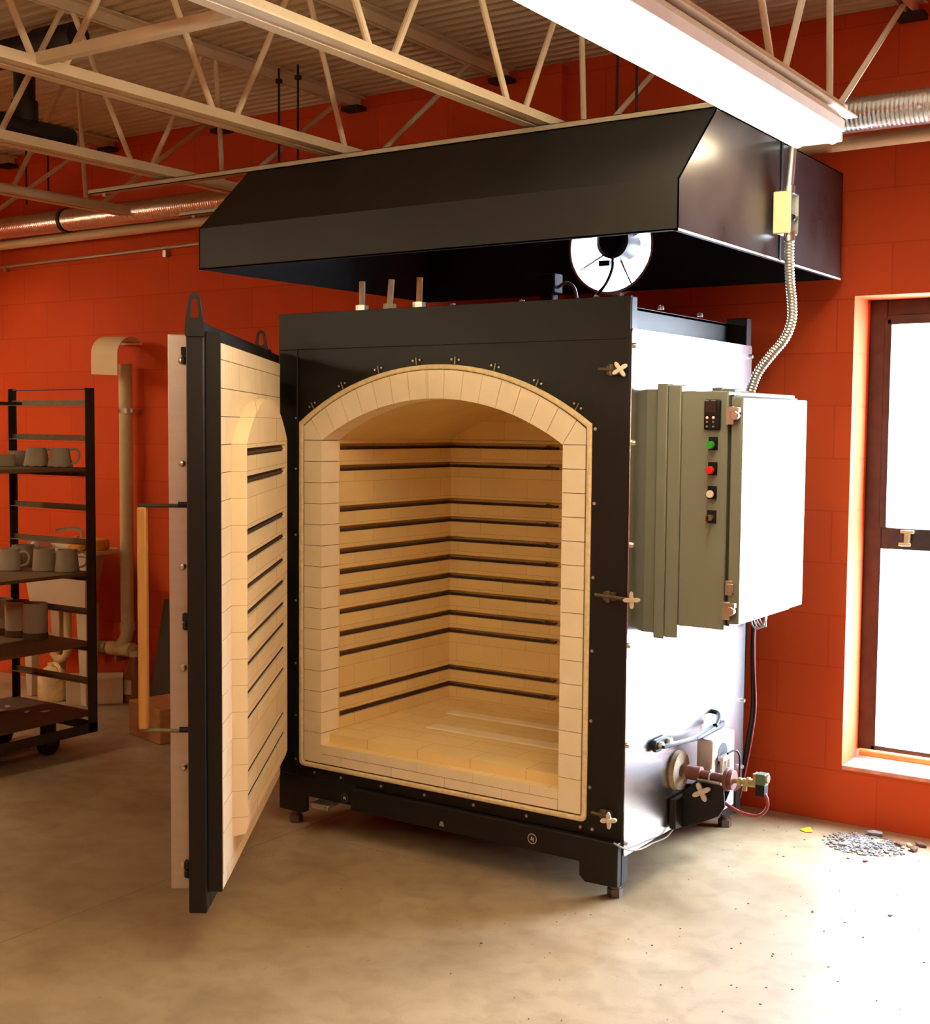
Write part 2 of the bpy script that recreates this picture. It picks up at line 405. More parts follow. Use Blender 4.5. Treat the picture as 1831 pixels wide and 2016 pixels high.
B().box(.37, WX1-.1, fy0+.03, fy0+.036, .27, 1.075).build('window_pane', M_glass, win, smooth=False)
B().cyl((.325, YW+.178, .248), (WX1, YW+.178, .248), .015).build('window_roller', M_sash, win)
B().box(WX0, WX1, YW-.004, YW+.20, WZ0-.012, WZ0+.006).build('window_sill', M_sill, win, bevel=.004)
lt = B(); lt.box(.474, .494, fy0-.03, fy0, 1.085, 1.145); lt.box(.460, .512, fy0-.034, fy0-.02, 1.134, 1.146); lt.box(.454, .500, fy0-.034, fy0-.02, 1.084, 1.096)
lt.build('window_latch', M_brass, win, bevel=.003)
portal(((WX0+WX1)/2, YW+.29, (WZ0+WZ1)/2), (-PI/2, 0, 0), WX1-WX0, WZ1-WZ0)

# ------------------------------------------------------------------ joists
def joist(x, name_label, webs, yend, ywall):
    t = thing('steel_joist', name_label, 'joist', (x, ywall, 2.525), 'open web roof joists')
    def chord(z0, up, y0, y1):
        b = B()
        zf = z0 if up else z0+.042
        for s in (-1, 1):
            b.box(x+s*.010 if s > 0 else x-.015, x+.015 if s > 0 else x-.010, y0, y1, z0, z0+.042)
            b.box(x+.0145 if s > 0 else x-.048, x+.048 if s > 0 else x-.0145, y0, y1, zf-.0025 if not up else zf, zf+.0025 if not up else zf+.005)
        return b
    chord(3.052, False, YF, ywall).build('top_chord', M_steelpaint, t, smooth=False)
    chord(2.525, True, YF, yend).build('bottom_chord', M_steelpaint, t, smooth=False)
    for (ya, yb_) in webs:
        B().cyl((x, ya, 2.545), (x, yb_, 3.07), .0105, n=10).build('web_bar', M_steelpaint, t)
    B().box(x-.05, x+.05, ywall-.07, ywall, 3.032, 3.052).build('bearing_seat', M_blackpipe, t)
    return t
def webs(b0, vert, end):
    L = []
    for k in range(4):
        b = b0-.705*k
        L += [(b-.045, b-.335), (b+.045, b+.335 if k or True else 0)]
    return L+[vert, end]
JX = [.50, -.37, -1.24, -2.11, -2.98, -3.85, -4.72]
JL = ['cream open web joist directly above the long fluorescent light fixture',
      'cream open web joist over the hood, next left of the light',
      'cream open web joist that bears on the orange pilaster',
      'cream open web joist running just right of the black flue pipe',
      'cream open web joist just left of the black flue pipe',
      'cream open web joist in the upper left corner, second beyond the flue pipe',
      'cream open web joist farthest left under the deck']
for i, x in enumerate(JX):
    if i == 2: joist(x, JL[i], webs(-.525, (.107, -.11), (.272, .94)), .32, 1.21)
    else: joist(x, JL[i], webs(-.10, (.350, .31), (.42, 1.14)), .60 if i == 4 else .48, YW)
B().box(-1.235, -.375, -1.285, -1.255, 2.545, 2.575).build('bridging_angle', M_steelpaint)
tag(bpy.data.objects['bridging_angle'], 'cream angle iron bridging between two joist bottom chords at upper left', 'bridging')

# ------------------------------------------------------------------ fluorescent fixtures
def fixture(x, y0, y1, label):
    t = thing('fluorescent_fixture', label, 'light fixture', (x, (y0+y1)/2, 2.52), 'two-tube strip lights under the joists')
    B().prism([(x-.055, 2.512), (x+.055, 2.512), (x+.085, 2.475), (x+.085, 2.442), (x-.085, 2.442), (x-.085, 2.475)], 'y', y0, y1).build('housing', M_fixture, t, bevel=.003)
    for dx in (-.055, .055):
        B().cyl((x+dx, y0+.02, 2.424), (x+dx, y1-.02, 2.424), .019, n=16).build('tube', M_tube, t)
    for ye in (y0, y1-.02):
        B().box(x-.080, x+.080, ye, ye+.02, 2.412, 2.442).build('lamp_holder', M_fixture, t, bevel=.006)
    k = B()
    for yc in (y0+.35, y1-1.0 if y1-y0 > 1.6 else y1-.35): k.box(x-.004, x+.004, yc-.006, yc+.006, 2.39, 2.45); k.box(x-.02, x+.02, yc-.01, yc+.01, 2.445, 2.452)
    k.build('tube_clip', M_zinc, t)
    return t
fixture(.485, -2.05, .29, 'long two-tube fluorescent strip light hanging above the right side of the black hood')
fixture(.485, -5.4, -2.75, 'two-tube fluorescent strip light behind the viewer, in line with the hood light')
fixture(-3.05, -4.2, -1.75, 'two-tube fluorescent strip light over the left of the room, near the pottery rack')
fixture(-5.0, -1.9, .5, 'added unseen two-tube strip light beyond the left edge, brightening the sink wall')  # unseen fixture added to brighten the left wall, rack and deck
fixture(-3.05, -7.1, -4.65, 'two-tube fluorescent strip light at the back left of the room')

# ------------------------------------------------------------------ pipes, ducts, struts at the ceiling
def ridged(path, r, amp, pitch, n=20):
    P = [Vector(p) for p in path]; L = [0]
    for a, b in zip(P, P[1:]): L.append(L[-1]+(b-a).length)
    tot = L[-1]; k = int(tot/(pitch/4)); pts = []; rad = []
    for i in range(k+1):
        s = tot*i/k; q = 0
        while q < len(L)-2 and L[q+1] < s: q += 1
        f = (s-L[q])/(L[q+1]-L[q]); pts.append(P[q].lerp(P[q+1], f)); rad.append(r+amp*math.sin(2*PI*s/pitch))
    return pts, rad
def smoothpath(pts, n=8):
    P = [Vector(p) for p in pts]; P = [P[0]*2-P[1]]+P+[P[-1]*2-P[-2]]; out = []
    for i in range(1, len(P)-2):
        for k in range(n):
            t = k/n; a, b, c, d = P[i-1], P[i], P[i+1], P[i+2]
            out.append(.5*((2*b)+(c-a)*t+(2*a-5*b+4*c-d)*t*t+(3*b-a-3*c+d)*t**3))
    out.append(P[-2]); return out
def foil(name, x0, x1, y, z, r, label):
    pts, rad = ridged([(x0, y, z), (x1, y, z)], r, .0007, .016)
    return tag(B().tube(pts, r, n=24, radii=rad).build(name, M_duct), label, 'duct', 'foil ducts along the back wall')
foil('foil_duct', -6.9, -2.60, 1.10, 2.655, .06, 'long foil flex duct along the wall at upper left, behind the joist ends')
foil('foil_duct', .30, 4.1, 1.02, 2.665, .062, 'foil flex duct at upper right, beyond the end of the light')
for x in (-4.05, -5.4):
    tag(B().lathe([(.062, -.012), (.066, -.012), (.066, .012), (.062, .012)], (x, 1.10, 2.655), (1, 0, 0), 24, True).build('duct_strap', M_blackpipe),
        'dark strap around the foil duct at upper left' if x > -5 else 'dark strap around the foil duct beyond the left edge', 'strap')
tag(B().cyl((-6.9, 1.15, 2.555), (4.1, 1.15, 2.615), .026).build('sprinkler_pipe', M_cover), 'cream pipe running along the wall below the foil ducts', 'pipe')
t = thing('wall_conduit', 'thin cream conduit clipped to the orange wall left of the hood', 'conduit', (-4, 1.24, 2.47))
B().cyl((-6.9, 1.245, 2.43), (-.9, 1.245, 2.515), .0085, n=10).build('conduit_pipe', M_strut, t)
for x in (-4.78, -3.42): B().box(x-.012, x+.012, 1.235, YW, 2.43, 2.465).build('clip', M_zinc, t)
# black flue
fl = thing('black_flue_pipe', 'black iron flue pipe with tee in the upper left corner', 'flue pipe', (-2.5, -.35, 2.69))
B().cyl((-2.5, -.35, 2.70), (-2.5, -.35, 3.0), .042).build('vertical_pipe', M_blackpipe, fl)
B().cyl((-2.5, -1.6, 2.69), (-2.5, -.13, 2.69), .046, n=20).build('lower_pipe', M_blackpipe, fl)
B().cyl((-2.5, -.35, 2.72), (-2.5, -.35, 2.80), .052).build('collar', M_blackpipe, fl)
B().cyl((-2.92, -.35, 3.0), (-2.175, -.35, 3.0), .055, n=20).build('upper_pipe', M_blackpipe, fl)
B().cyl((-2.40, -.35, 3.0), (-2.30, -.35, 3.0), .064, n=20).build('coupling', M_blackpipe, fl)
# hood struts
HX0, HX1, HY0, HY1, HZL, HZM, HZT, HS = -1.6478, .2688, -.2441, 1.2093, 2.1023, 2.2507, 2.497, .2578
def strut(x0, x1, y, z, label):
    b = B(); b.box(x0, x1, y-.02, y+.02, z, z+.003); b.box(x0, x1, y-.02, y-.017, z, z+.020); b.box(x0, x1, y+.017, y+.02, z, z+.020); b.box(x0, x1, y-.02, y-.008, z+.018, z+.020); b.box(x0, x1, y+.008, y+.02, z+.018, z+.020)
    t = thing('strut_channel', label, 'strut channel', ((x0+x1)/2, y, z), 'struts carrying the hood')
    b.build('channel', M_strut, t, smooth=False)
    B().cyl((x0+.08, y, z-.012), (x0+.08, y, z), .012, n=6).build('nut', M_zinc, t)
    return t
strut(-2.56, .36, .03, 2.4975, 'front strut channel lying on the hood and sticking out far to its left')
strut(-2.66, .36, .64, 2.4975, 'rear strut channel behind the hood slope, its short end showing at left')
for x, y, L in ((-2.055, .64, 'dark hanger rod, left one of the pair above the hood slope at left'), (-1.945, .64, 'dark hanger rod, right one of the pair above the hood slope at left'),
                (-.395, .64, 'dark hanger rod beside the light, left one of the pair over the hood'), (-.315, .64, 'dark hanger rod beside the light, right one of the pair over the hood')):
    t = thing('hanger_rod', L, 'hanger rod', (x, y, 2.52), 'threaded rods hanging the hood')
    B().cyl((x, y, 2.525), (x, y, 3.09), .005, n=8).build('rod', M_blackpipe, t); B().cyl((x, y, 3.028), (x, y, 3.043), .016, n=6).build('anchor_nut', M_blackpipe, t)
for x, L in ((-4.128, 'thin dark rod hanging by the wall at far left, left of its pair'), (-3.945, 'thin dark rod hanging by the wall at far left, right of its pair')):
    tag(B().cyl((x, .9, 2.72), (x, .9, 3.1), .005, n=8).build('hanger_rod', M_blackpipe), L, 'hanger rod', 'thin rods at far left')

# ------------------------------------------------------------------ extraction hood
hd = thing('extraction_hood', 'large black sheet metal extraction hood above the kiln', 'hood', ((HX0+HX1)/2, (HY0+HY1)/2, HZL))
T = .004
b = B(); b.box(HX0, HX1, HY0, HY0+T, HZL, HZM)
b.box(HX0, HX1, HY0, HY0+.022, HZL, HZL+.004)
b.build('front_lip', M_hood, hd)
b = B(); b.hexa([(HX0, HY0, HZM), (HX1, HY0, HZM), (HX1, HY0+HS, HZT), (HX0, HY0+HS, HZT)], [(HX0, HY0+.006, HZM-.003), (HX1, HY0+.006, HZM-.003), (HX1, HY0+HS+.003, HZT-.006), (HX0, HY0+HS+.003, HZT-.006)])
b.build('front_slope', M_hood, hd)
B().box(HX0, HX1, HY0+HS, HY1, HZT-T, HZT).build('hood_top', M_hood, hd)
sidep = [(HY0, HZL), (HY0, HZM), (HY0+HS, HZT), (HY1, HZT), (HY1, HZL)]
M_hoodside = mat('smudged_hood_sheet', (40, 35, 34), .30, 0, .5, 3.2, rvary=.12)
b = B(); b.prism(sidep, 'x', HX1-T, HX1); b.box(HX1-.022, HX1, HY0, HY1, HZL, HZL+.004); b.build('right_side', M_hoodside, hd)
B().prism(sidep, 'x', HX0, HX0+T).build('left_side', M_darkint, hd)  # inside of the hood kept darker than its sheet, shade in the colour
B().holeplate([(HX0, HZL), (HX1, HZL), (HX1, HZT), (HX0, HZT)], [(FX+FR*math.cos(2*PI*i/40), FZ+FR*math.sin(2*PI*i/40)) for i in range(40)], 'y', HY1-T, HY1).build('hood_back', M_darkint, hd, smooth=False)
B().box(HX1+.0005, HX1+.004, HY0+.80, HY0+.815, HZL, HZT).build('seam', M_hood, hd)
B().box(HX1, HX1+.002, HY0, HY1, HZL-.003, HZL+.004).build('edge_highlight', M_wire, hd)  # light grey strip paints the window glint along the black lower edge
# exhaust fan in the wall
fn = thing('exhaust_fan', 'round exhaust fan in a bright white duct at the back of the hood', 'fan', (FX, 1.2, FZ))
B().lathe([(FR-.001, 1.204), (FR+.008, 1.204), (FR+.008, 1.565), (FR-.006, 1.565), (FR-.006, 1.215)], (FX, 0, FZ), (0, 1, 0), 48, True).build('duct_sleeve', M_fanwhite, fn)
B().lathe([(0, 1.15), (.055, 1.155), (.074, 1.17), (.077, 1.27), (.066, 1.30), (0, 1.30)], (FX+.028, 0, FZ+.018), (0, 1, 0), 28).build('motor', M_plastic, fn)
for k in range(4):
    a = PI/4*.6+k*PI/2
    B().cyl((FX+.055*math.cos(a), 1.25, FZ+.055*math.sin(a)), (FX+(FR-.004)*math.cos(a), 1.25, FZ+(FR-.004)*math.sin(a)), .005, n=8).build('motor_strut', M_zinc, fn)
for k in range(5):
    a = k*2*PI/5+.3; c, s_ = math.cos(a), math.sin(a)
    def q(r, wv, yy): return (FX+r*c-wv*s_, yy, FZ+r*s_+wv*c)
    B().hexa([q(.05, -.02, 1.36), q(.165, -.05, 1.355), q(.165, .05, 1.40), q(.05, .02, 1.385)], [q(.05, -.02, 1.363), q(.165, -.05, 1.358), q(.165, .05, 1.403), q(.05, .02, 1.388)]).build('blade', M_fanwhite, fn)
B().box(FX-.03, FX+.02, 1.16, 1.20, FZ-.085, FZ-.062).build('wiring_block', M_plastic, fn)
B().tube(smoothpath([(FX+.035, 1.16, FZ-.05), (FX+.045, 1.14, FZ-.1), (FX+.035, 1.10, FZ-.17), (FX+.0, 1.02, FZ-.26), (FX-.02, .95, 1.935)]), .006).build('power_cord', M_plastic, fn)

# ------------------------------------------------------------------ kiln
K = thing('pottery_kiln', 'large black front loading electric kiln with open brick lined chamber', 'kiln', (-.738, .5, 0))
KW, KD, KH = 1.4765, 1.0079, 1.95
CX = -.7525
LEGZ = .055
def arcpts(half, zs, rise, n=28, cx=CX):
    r = (half*half+rise*rise)/(2*rise); cz = zs+rise-r; a = math.asin(half/r)
    return arc(cx, cz, r, PI/2-a, PI/2+a, n), r, cz, a      # right -> left
def opening(half, zb, zs, rise, n=28, rad=.0):
    pts, *_ = arcpts(half, zs, rise, n)
    lo = [(CX-half, zb), (CX+half, zb)]
    if rad:
        lo = [(CX-half+rad*(1-math.cos(PI/2*i/4)), zb+rad*(1-math.sin(PI/2*i/4))) for i in range(5)]+[(CX+half-rad*(1-math.sin(PI/2*i/4)), zb+rad*(1-math.cos(PI/2*i/4))) for i in range(5)]
    return pts+lo
# outer skin
front = B(); front.holeplate([(-KW, .2), (0, .2), (0, KH), (-KW, KH)], opening(.622, .240, 1.545, .204, rad=.02), 'y', .004, .010)
front.build('front_plate', M_black, K, smooth=False)
b = B()
b.box(-KW, 0, -.0005, .004, 1.815, KH); b.box(-KW, -1.385, -.0005, .004, .2, 1.815); b.box(-.130, 0, -.0005, .004, .2, 1.815)
b.build('front_frame', M_black, K, bevel=.0015)
post = B()
post.box(-.082, 0, .0, .0487, LEGZ, KH)
post.build('corner_post', M_black, K, bevel=.004)
B().box(-.082, 0, KD-.0487, KD, LEGZ, KH).build('corner_post', M_black, K, bevel=.004)
B().box(-KW, -KW+.082, .0105, .0487, LEGZ, KH-.002).build('corner_post', M_black, K, bevel=.004)
B().box(-KW, -KW+.082, KD-.0487, KD, LEGZ, KH).build('corner_post', M_black, K, bevel=.004)
B().box(-.075, -.070, .0487, KD-.0487, 1.80, KH-.020).build('side_rail', M_black, K)
B().box(-KW+.01, -.07, .012, KD-.03, KH-.03, KH-.022).build('top_plate', M_black, K)
B().box(-KW, -KW+.008, .0487, KD-.0487, .16, KH-.02).build('left_panel', M_black, K)
B().box(-KW+.082, -.082, KD-.02, KD-.012, .16, KH-.02).build('back_panel', M_black, K)
B().box(-KW+.05, -.075, .05, KD-.02, .150, .160).build('bottom_plate', M_black, K)
def rpoly(y0, y1, z0, z1, r): return [(y0+r*(1-math.cos(a)) if k in (1, 2) else y1-r*(1-math.cos(a)), 0) for k in () for a in ()]
def rrect(a0, a1, b0, b1, r, n=4):
    P = []
    for (ca, cb, s0) in ((a1-r, b1-r, 0), (a0+r, b1-r, PI/2), (a0+r, b0+r, PI), (a1-r, b0+r, 3*PI/2)):
        P += [(ca+r*math.cos(s0+PI/2*i/n), cb+r*math.sin(s0+PI/2*i/n)) for i in range(n+1)]
    return P
B().prism(rrect(.005, KD-.004, .150, 1.847, .012), 'x', .001, .005).build('side_panel', M_panel, K)
# base: front beam, legs
b = B(); b.prism([(-1.10, .200), (-.0, .200), (0, LEGZ), (-.118, LEGZ-.003), (-.140, .072), (-.140, .117), (-1.10, .117)], 'y', -.030, .0)
b.build('front_beam', M_black, K, bevel=.004)
b = B(); b.prism([(-KW, .2), (-1.10, .2), (-1.10, .125), (-1.334, .125), (-1.334, LEGZ+.012), (-1.36, LEGZ), (-KW, LEGZ)], 'y', -.0, .010)
b.build('front_leg_plate', M_black, K, bevel=.002)
b = B(); b.prism([(KD-.10, LEGZ), (KD, LEGZ), (KD, .15), (KD-.30, .15), (KD-.22, .10)], 'x', -.09, -.006); b.build('rear_leg', M_black, K, bevel=.003)
b = B(); b.prism([(KD-.10, LEGZ), (KD, LEGZ), (KD, .15), (KD-.30, .15), (KD-.22, .10)], 'x', -KW+.006, -KW+.09); b.build('rear_leg', M_black, K, bevel=.003)
for x, y in ((-.043, .042), (-KW+.05, .042), (-.043, KD-.05), (-KW+.05, KD-.05)):
    f = B(); f.cyl((x, y, 0), (x, y, .028), .026, n=6); f.cyl((x, y, .028), (x, y, .034), .020, n=16); f.cyl((x, y, .034), (x, y, LEGZ+.02), .015, n=14)
    f.build('levelling_foot', M_foot, K)
# rope seal around the brick front
o_ = opening(.622, .240, 1.545, .204, rad=.022); i_ = opening(.6035, .2575, 1.5335, .199, rad=.012)
B().holeplate(o_, i_, 'y', -.006, .03).build('rope_seal', M_rope, K, bevel=.005)
# brick facing : jamb courses, sill courses, arch voussoirs with fine open joints
fb = B(); G = .0011
zs = [.376+.0787*k for k in range(15)]
XI0, XI1, XO0, XO1 = -1.265, -.240, -1.352, -.153
def brick(x0, x1, z0, z1, y0=0.0, y1=.106): fb.box(x0+G, x1-G, y0+R.uniform(-.0006, .0006), y1, z0+G, z1-G)
for z0, z1 in zip(zs, zs[1:]):
    brick(XO0, XI0, z0, z1); brick(XI1, XO1, z0, z1)
brick(XO0, XI0, .262, .376); brick(XI1, XO1, .262, .376)
xx = [XI0, -1.17, -.935, -.70, -.46, XI1]
for x0, x1 in zip(xx, xx[1:]): brick(x0, x1, .262, .298)
xx = [XI0, -1.05, -.82, -.58, -.35, XI1]
for x0, x1 in zip(xx, xx[1:]): brick(x0, x1, .298, .333)
inn, ri, ci, ai = arcpts(.5125, 1.478, .152); out_, ro, co, ao = arcpts(.600, 1.531, .199)
def outer_hit(a):
    c, s_ = math.cos(a), math.sin(a); dz = ci-co
    bq = dz*s_; cq = dz*dz-ro*ro; t = -bq+math.sqrt(bq*bq-cq); return (CX+t*c, ci+t*s_)
a_ends = ai*1.0
NV = 15; angs = [PI/2+a_ends-2*a_ends*i/NV for i in range(NV+1)]
angs = angs[:8]+[PI/2+.03]+[PI/2-.03 if False else x for x in angs[8:]]
angs = sorted(set(round(a, 4) for a in angs), reverse=True)
for a0, a1 in zip(angs, angs[1:]):
    e0, e1 = a0-.0011, a1+.0011
    n = 3; ip = [(CX+(ri+.0005)*math.cos(e0+(e1-e0)*k/n), ci+(ri+.0005)*math.sin(e0+(e1-e0)*k/n)) for k in range(n+1)]
    op = [outer_hit(e0+(e1-e0)*k/n) for k in range(n+1)]
    fb.prism(ip+op[::-1], 'y', R.uniform(-.0006, .0006), .106)
for sg in (-1, 1):
    hx, hz = outer_hit(PI/2-sg*a_ends)
    ox = CX+sg*.5995; ix = CX+sg*.5125
    fb.prism([(ix+sg*.001, 1.479), (ox, 1.479), (ox, 1.530), (hx+sg*.0012, hz-.001)], 'y', 0, .106)
fb.build('brick_facing', M_fireplain, K, smooth=False)
bk = B(); bk.holeplate(opening(.612, .249, 1.540, .2015), opening(.5140, .331, 1.479, .1525), 'y', .004, .10); bk.build('joint_backing', M_joint, K, smooth=False)
# chamber lining with element grooves
GZ = [1.442, 1.361, 1.206, 1.129, 1.044, .966, .887, .813, .727, .651, .491, .419]
GH, GD = .024, .027
def grooved(z0, z1):
    P = [(0, z0)]
    for g in sorted(GZ):
        P += [(0, g), (.5*GD, g-.001), (GD, g+.004), (GD, g+GH-.004), (.55*GD, g+GH), (0, g+GH)]
    return P+[(0, z1)]
YB = .845
gl = grooved(.33, 1.479)
def wallprofile(conv, back, close_z0, close_z1):
    pts = [conv(d, z) for d, z in gl]
    return pts+[conv(back, close_z1), conv(back, close_z0)]
FL = .3675
lw = B(); lw.prism([(XI0-d, z) for d, z in gl]+[(XI0-.08, 1.479), (XI0-.08, .33)], 'y', .106, YB+.05); lw.box(XI0-.085, XI0, .10, .1065, .33, 1.479)
lw.build('left_lining', M_fire, K, smooth=False)
lw = B(); lw.prism([(XI1+d, z) for d, z in gl]+[(XI1+.08, 1.479), (XI1+.08, .33)], 'y', .106, YB+.05)
lw.build('right_lining', M_fire, K, smooth=False)
bw = B(); bw.prism([(YB+d, z) for d, z in gl]+[(YB+.08, 1.66), (YB+.08, .33)], 'x', XI0-.03, XI1+.03)
pts, *_ = arcpts(.5125+.02, 1.478, .157); bw.prism(pts+[(CX-.53, 1.477), (CX+.53, 1.477)], 'y', YB, YB+.07)
bw.build('back_lining', M_fire, K, smooth=False)
v = B(); p1, *_ = arcpts(.5125, 1.478, .152); p2, *_ = arcpts(.60, 1.478, .23)
v.prism(p1+p2[::-1], 'y', .100, YB+.04); v.build('vault', M_arch, K, smooth=True)
h = B(); h.box(XI0-.02, XI1+.02, .048, YB+.05, .325, FL); h.box(XI0-.02, XI1+.02, .001, .05, .30, .3325)
h.build('hearth', brick_mat('hearth_brick', (245, 220, 160), (200, 168, 112), .114, .23, .0012, mode='xy', rough=.9, bump=.1, vary=.03, nscale=5, smooth=.3), K, smooth=False)
h = B()
for k, (x0, x1, y0, y1) in enumerate(((-1.02, -.30, .33, .40), (-1.10, -.26, .58, .64))): h.box(x0, x1, y0, y1, FL, FL+.006)
h.build('hearth_strip', M_fireplain, K, bevel=.002)
def coil(p0, p1, r, turns_pitch=.008):
    p0, p1 = Vector(p0), Vector(p1); d = p1-p0; L = d.length; n = max(4, int(L/turns_pitch*4)); ax = d.normalized()
    t = Vector((0, 0, 1)); u = ax.cross(t).normalized(); v2 = ax.cross(u)
    return [p0+d*(i/n)+(u*math.cos(PI/2*i)+v2*math.sin(PI/2*i))*r for i in range(n+1)]
for g in GZ:
    e = B(); zc = g+.0062
    path = coil((XI0-.0145, .112, zc), (XI0-.0145, YB+.012, zc), .0052)+coil((XI0-.010, YB+.0145, zc), (-.775, YB+.0145, zc), .0052)
    e.tube(path, .0019, n=5)
    e.tube([(XI0-.016, .112, zc), (XI0-.016, YB+.016, zc), (-.775, YB+.016, zc)], .0045, n=6)
    e.tube([(-.80, YB+.012, zc+.006), (-.77, YB+.012, zc+.002), (-.757, YB+.01, zc), (-.754, YB+.03, zc)], .005, n=8)
    e.build('heating_element', M_coil, K)
    e = B(); e.tube(coil((XI1+.0095, .112, zc), (XI1+.0095, YB+.008, zc), .0048), .0022, n=5); e.build('heating_element', M_coil, K)
# screws and pins on the front
def washer(x, z, y=-.0005, r=.0055):
    f = B(); f.cyl((x, y-.002, z), (x, y+.001, z), r, n=12); f.cyl((x, y-.004, z), (x, y-.002, z), r*.55, n=8); f.build('screw', M_zinc, K)
for z in (1.53, 1.29, 1.05, .81, .58, .36): washer(-.119, z)
for z in (1.56, 1.37, 1.12, .87, .63, .43, .26): washer(-1.392, z, r=.0045)
for x in (-1.30, -1.17, -.98, -.785, -.575, -.36, -.152, -.108): washer(x, .222, -.0005 if x > -1.1 else .001)
pg, rg, cg, ag = arcpts(.622, 1.545, .204)
for k, a in enumerate((.55, .40, .235, .075, -.08, -.235, -.40, -.56)):
    c, s_ = math.sin(a), math.cos(a)
    p = B(); p.cyl((CX-(rg+.002)*c, -.002, cg+(rg+.002)*s_), (CX-(rg+.028)*c, -.002, cg+(rg+.028)*s_), .0022, n=8); p.build('seal_pin', M_brass, K)
    for e in (-.015, .015): washer(CX-(rg+.018)*c+e*s_, cg+(rg+.018)*s_+e*c, r=.0038)
# fasteners on the side panel
for y, z in ((.012, 1.794), (.016, 1.487), (.016, 1.162), (.010, .839), (.010, .516), (.012, .196), (.985, 1.806), (.985, .493), (.985, .235)):
    f = B(); f.lathe([(.0, .013), (.006, .012), (.009, .007), (.0095, .0)], (.005, y, z), (1, 0, 0), 14); f.build('acorn_nut', M_zinc, K)
for x, y in ((-.70, .03), (-.42, .03), (-.14, .03), (-.05, .03), (-.04, .30), (-.04, .62)):
    f = B(); f.lathe([(.0, .016), (.008, .014), (.011, .007), (.011, .0)], (x, y, KH-.006 if y < .1 else KH-.02), (0, 0, 1), 12); f.build('acorn_nut', M_zinc, K)
# terminal tubes on the roof
for x, dz, mm, tilt in ((-1.172, .062, M_ceram, .0), (-1.043, .066, M_ceram, .008), (-.910, .066, M_ceramtan, .003)):
    f = B(); f.cyl((x, .12, KH-.022), (x, .12, KH+.030), .024, n=6); f.build('gland_nut', M_zinc if tilt != .008 else M_ceram, K)
    f = B(); f.cyl((x, .12, KH+.028), (x+tilt, .12, KH+.118), .0115, n=16); f.build('terminal_tube', mm, K)
# vent motor box on the roof
b = B(); b.box(-.88, -.79, .88, .95, 2.075, 2.155); b.box(-.865, -.805, .89, .94, KH-.03, 2.075); b.build('vent_box', M_darkint, K, bevel=.006)
B().tube(smoothpath([(-.79, .91, 2.10), (-.74, .90, 2.115), (-.69, .88, 2.07), (-.67, .86, 1.93)]), .007).build('vent_cable', M_wire, K)
# door catches with cross knobs
def crossknob(c, r, ax, rot, parent, name='catch_knob'):
    b = B(); n = 32; ax = Vector(ax).normalized(); t = Vector((0, 0, 1)); u = ax.cross(t).normalized(); v3 = ax.cross(u); c = Vector(c)
    P = []
    for i in range(n*2):
        a = 2*PI*i/(n*2); l = abs(math.cos(2*(a-rot))); rr = r*(.34+.66*l**2.2); P.append(c+(u*math.cos(a)+v3*math.sin(a))*rr)
    b.hexa([tuple(p-ax*.007) for p in P], [tuple(p+ax*.007) for p in P])
    b.cyl(c-ax*.03, c+ax*.009, r*.3, n=12)
    return b.build(name, M_castknob, parent, bevel=.002)
for z, kx, ky, rot in ((1.717, -.012, -.045, .6), (.995, .045, -.05, .05), (.282, -.018, -.06, .08)):
    b = B(); b.box(-.075, -.035, -.014, 0, z-.014, z+.014); b.cyl((-.055, -.02, z-.018), (-.055, -.02, z+.018), .007, n=10)
    b.cyl((-.10, -.022, z+.003), (-.03, -.022, z), .0055, n=8)
    b.cyl((-.055, -.020, z), (kx, ky, z), .0065, n=8)
    ob = b.build('door_catch', M_catch, K)
    crossknob((kx, ky, z), .027, (.38, -.92, .05), rot, ob)
# foot pedal on the front left, badge
b = B(); b.box(-1.27, -1.18, -.055, .0, .118, .126); b.box(-1.265, -1.185, -.058, -.05, .105, .126); b.build('door_latch_plate', M_zinc, K, bevel=.002)
def ringlogo(x, z, r, y, mat_disc, mat_ring, nm):
    p = B(); p.cyl((x, y, z), (x, y-.0012, z), r, n=32); ob = p.build(nm, mat_disc, K)
    q = B(); q.lathe([(r*.82, .0), (r*.95, .0), (r*.95, .0006), (r*.82, .0006)], (x, y-.0013, z), (0, -1, 0), 36, True); q.build('badge_ring', mat_ring, ob)
    q = B()
    q.box(x-.007, x+.005, y-.002, y-.0013, z-.005, z-.001); q.box(x-.004, x-.001, y-.002, y-.0013, z-.006, z+.007); q.box(x-.003, x+.006, y-.002, y-.0013, z+.001, z+.003); q.box(x+.003, x+.006, y-.002, y-.0013, z-.008, z+.005)
    q.build('badge_emblem', M_label, ob)
M_navy = mat('navy_badge', (26, 26, 52), .4)
ringlogo(-.318, .159, .0185, -.030, M_navy, M_label, 'badge')
ringlogo(-1.150, .150, .0170, -.001, M_plastic, mat('grey_badge_ring', (90, 90, 84), .5), 'badge')
B().prism([(-.70, .134), (-.678, .134), (-.684, .150), (-.692, .152)], 'y', -.0312, -.0300).build('warning_label', M_wire, K)
tag(bpy.data.objects['side_panel'], 'bright brushed steel side panel')

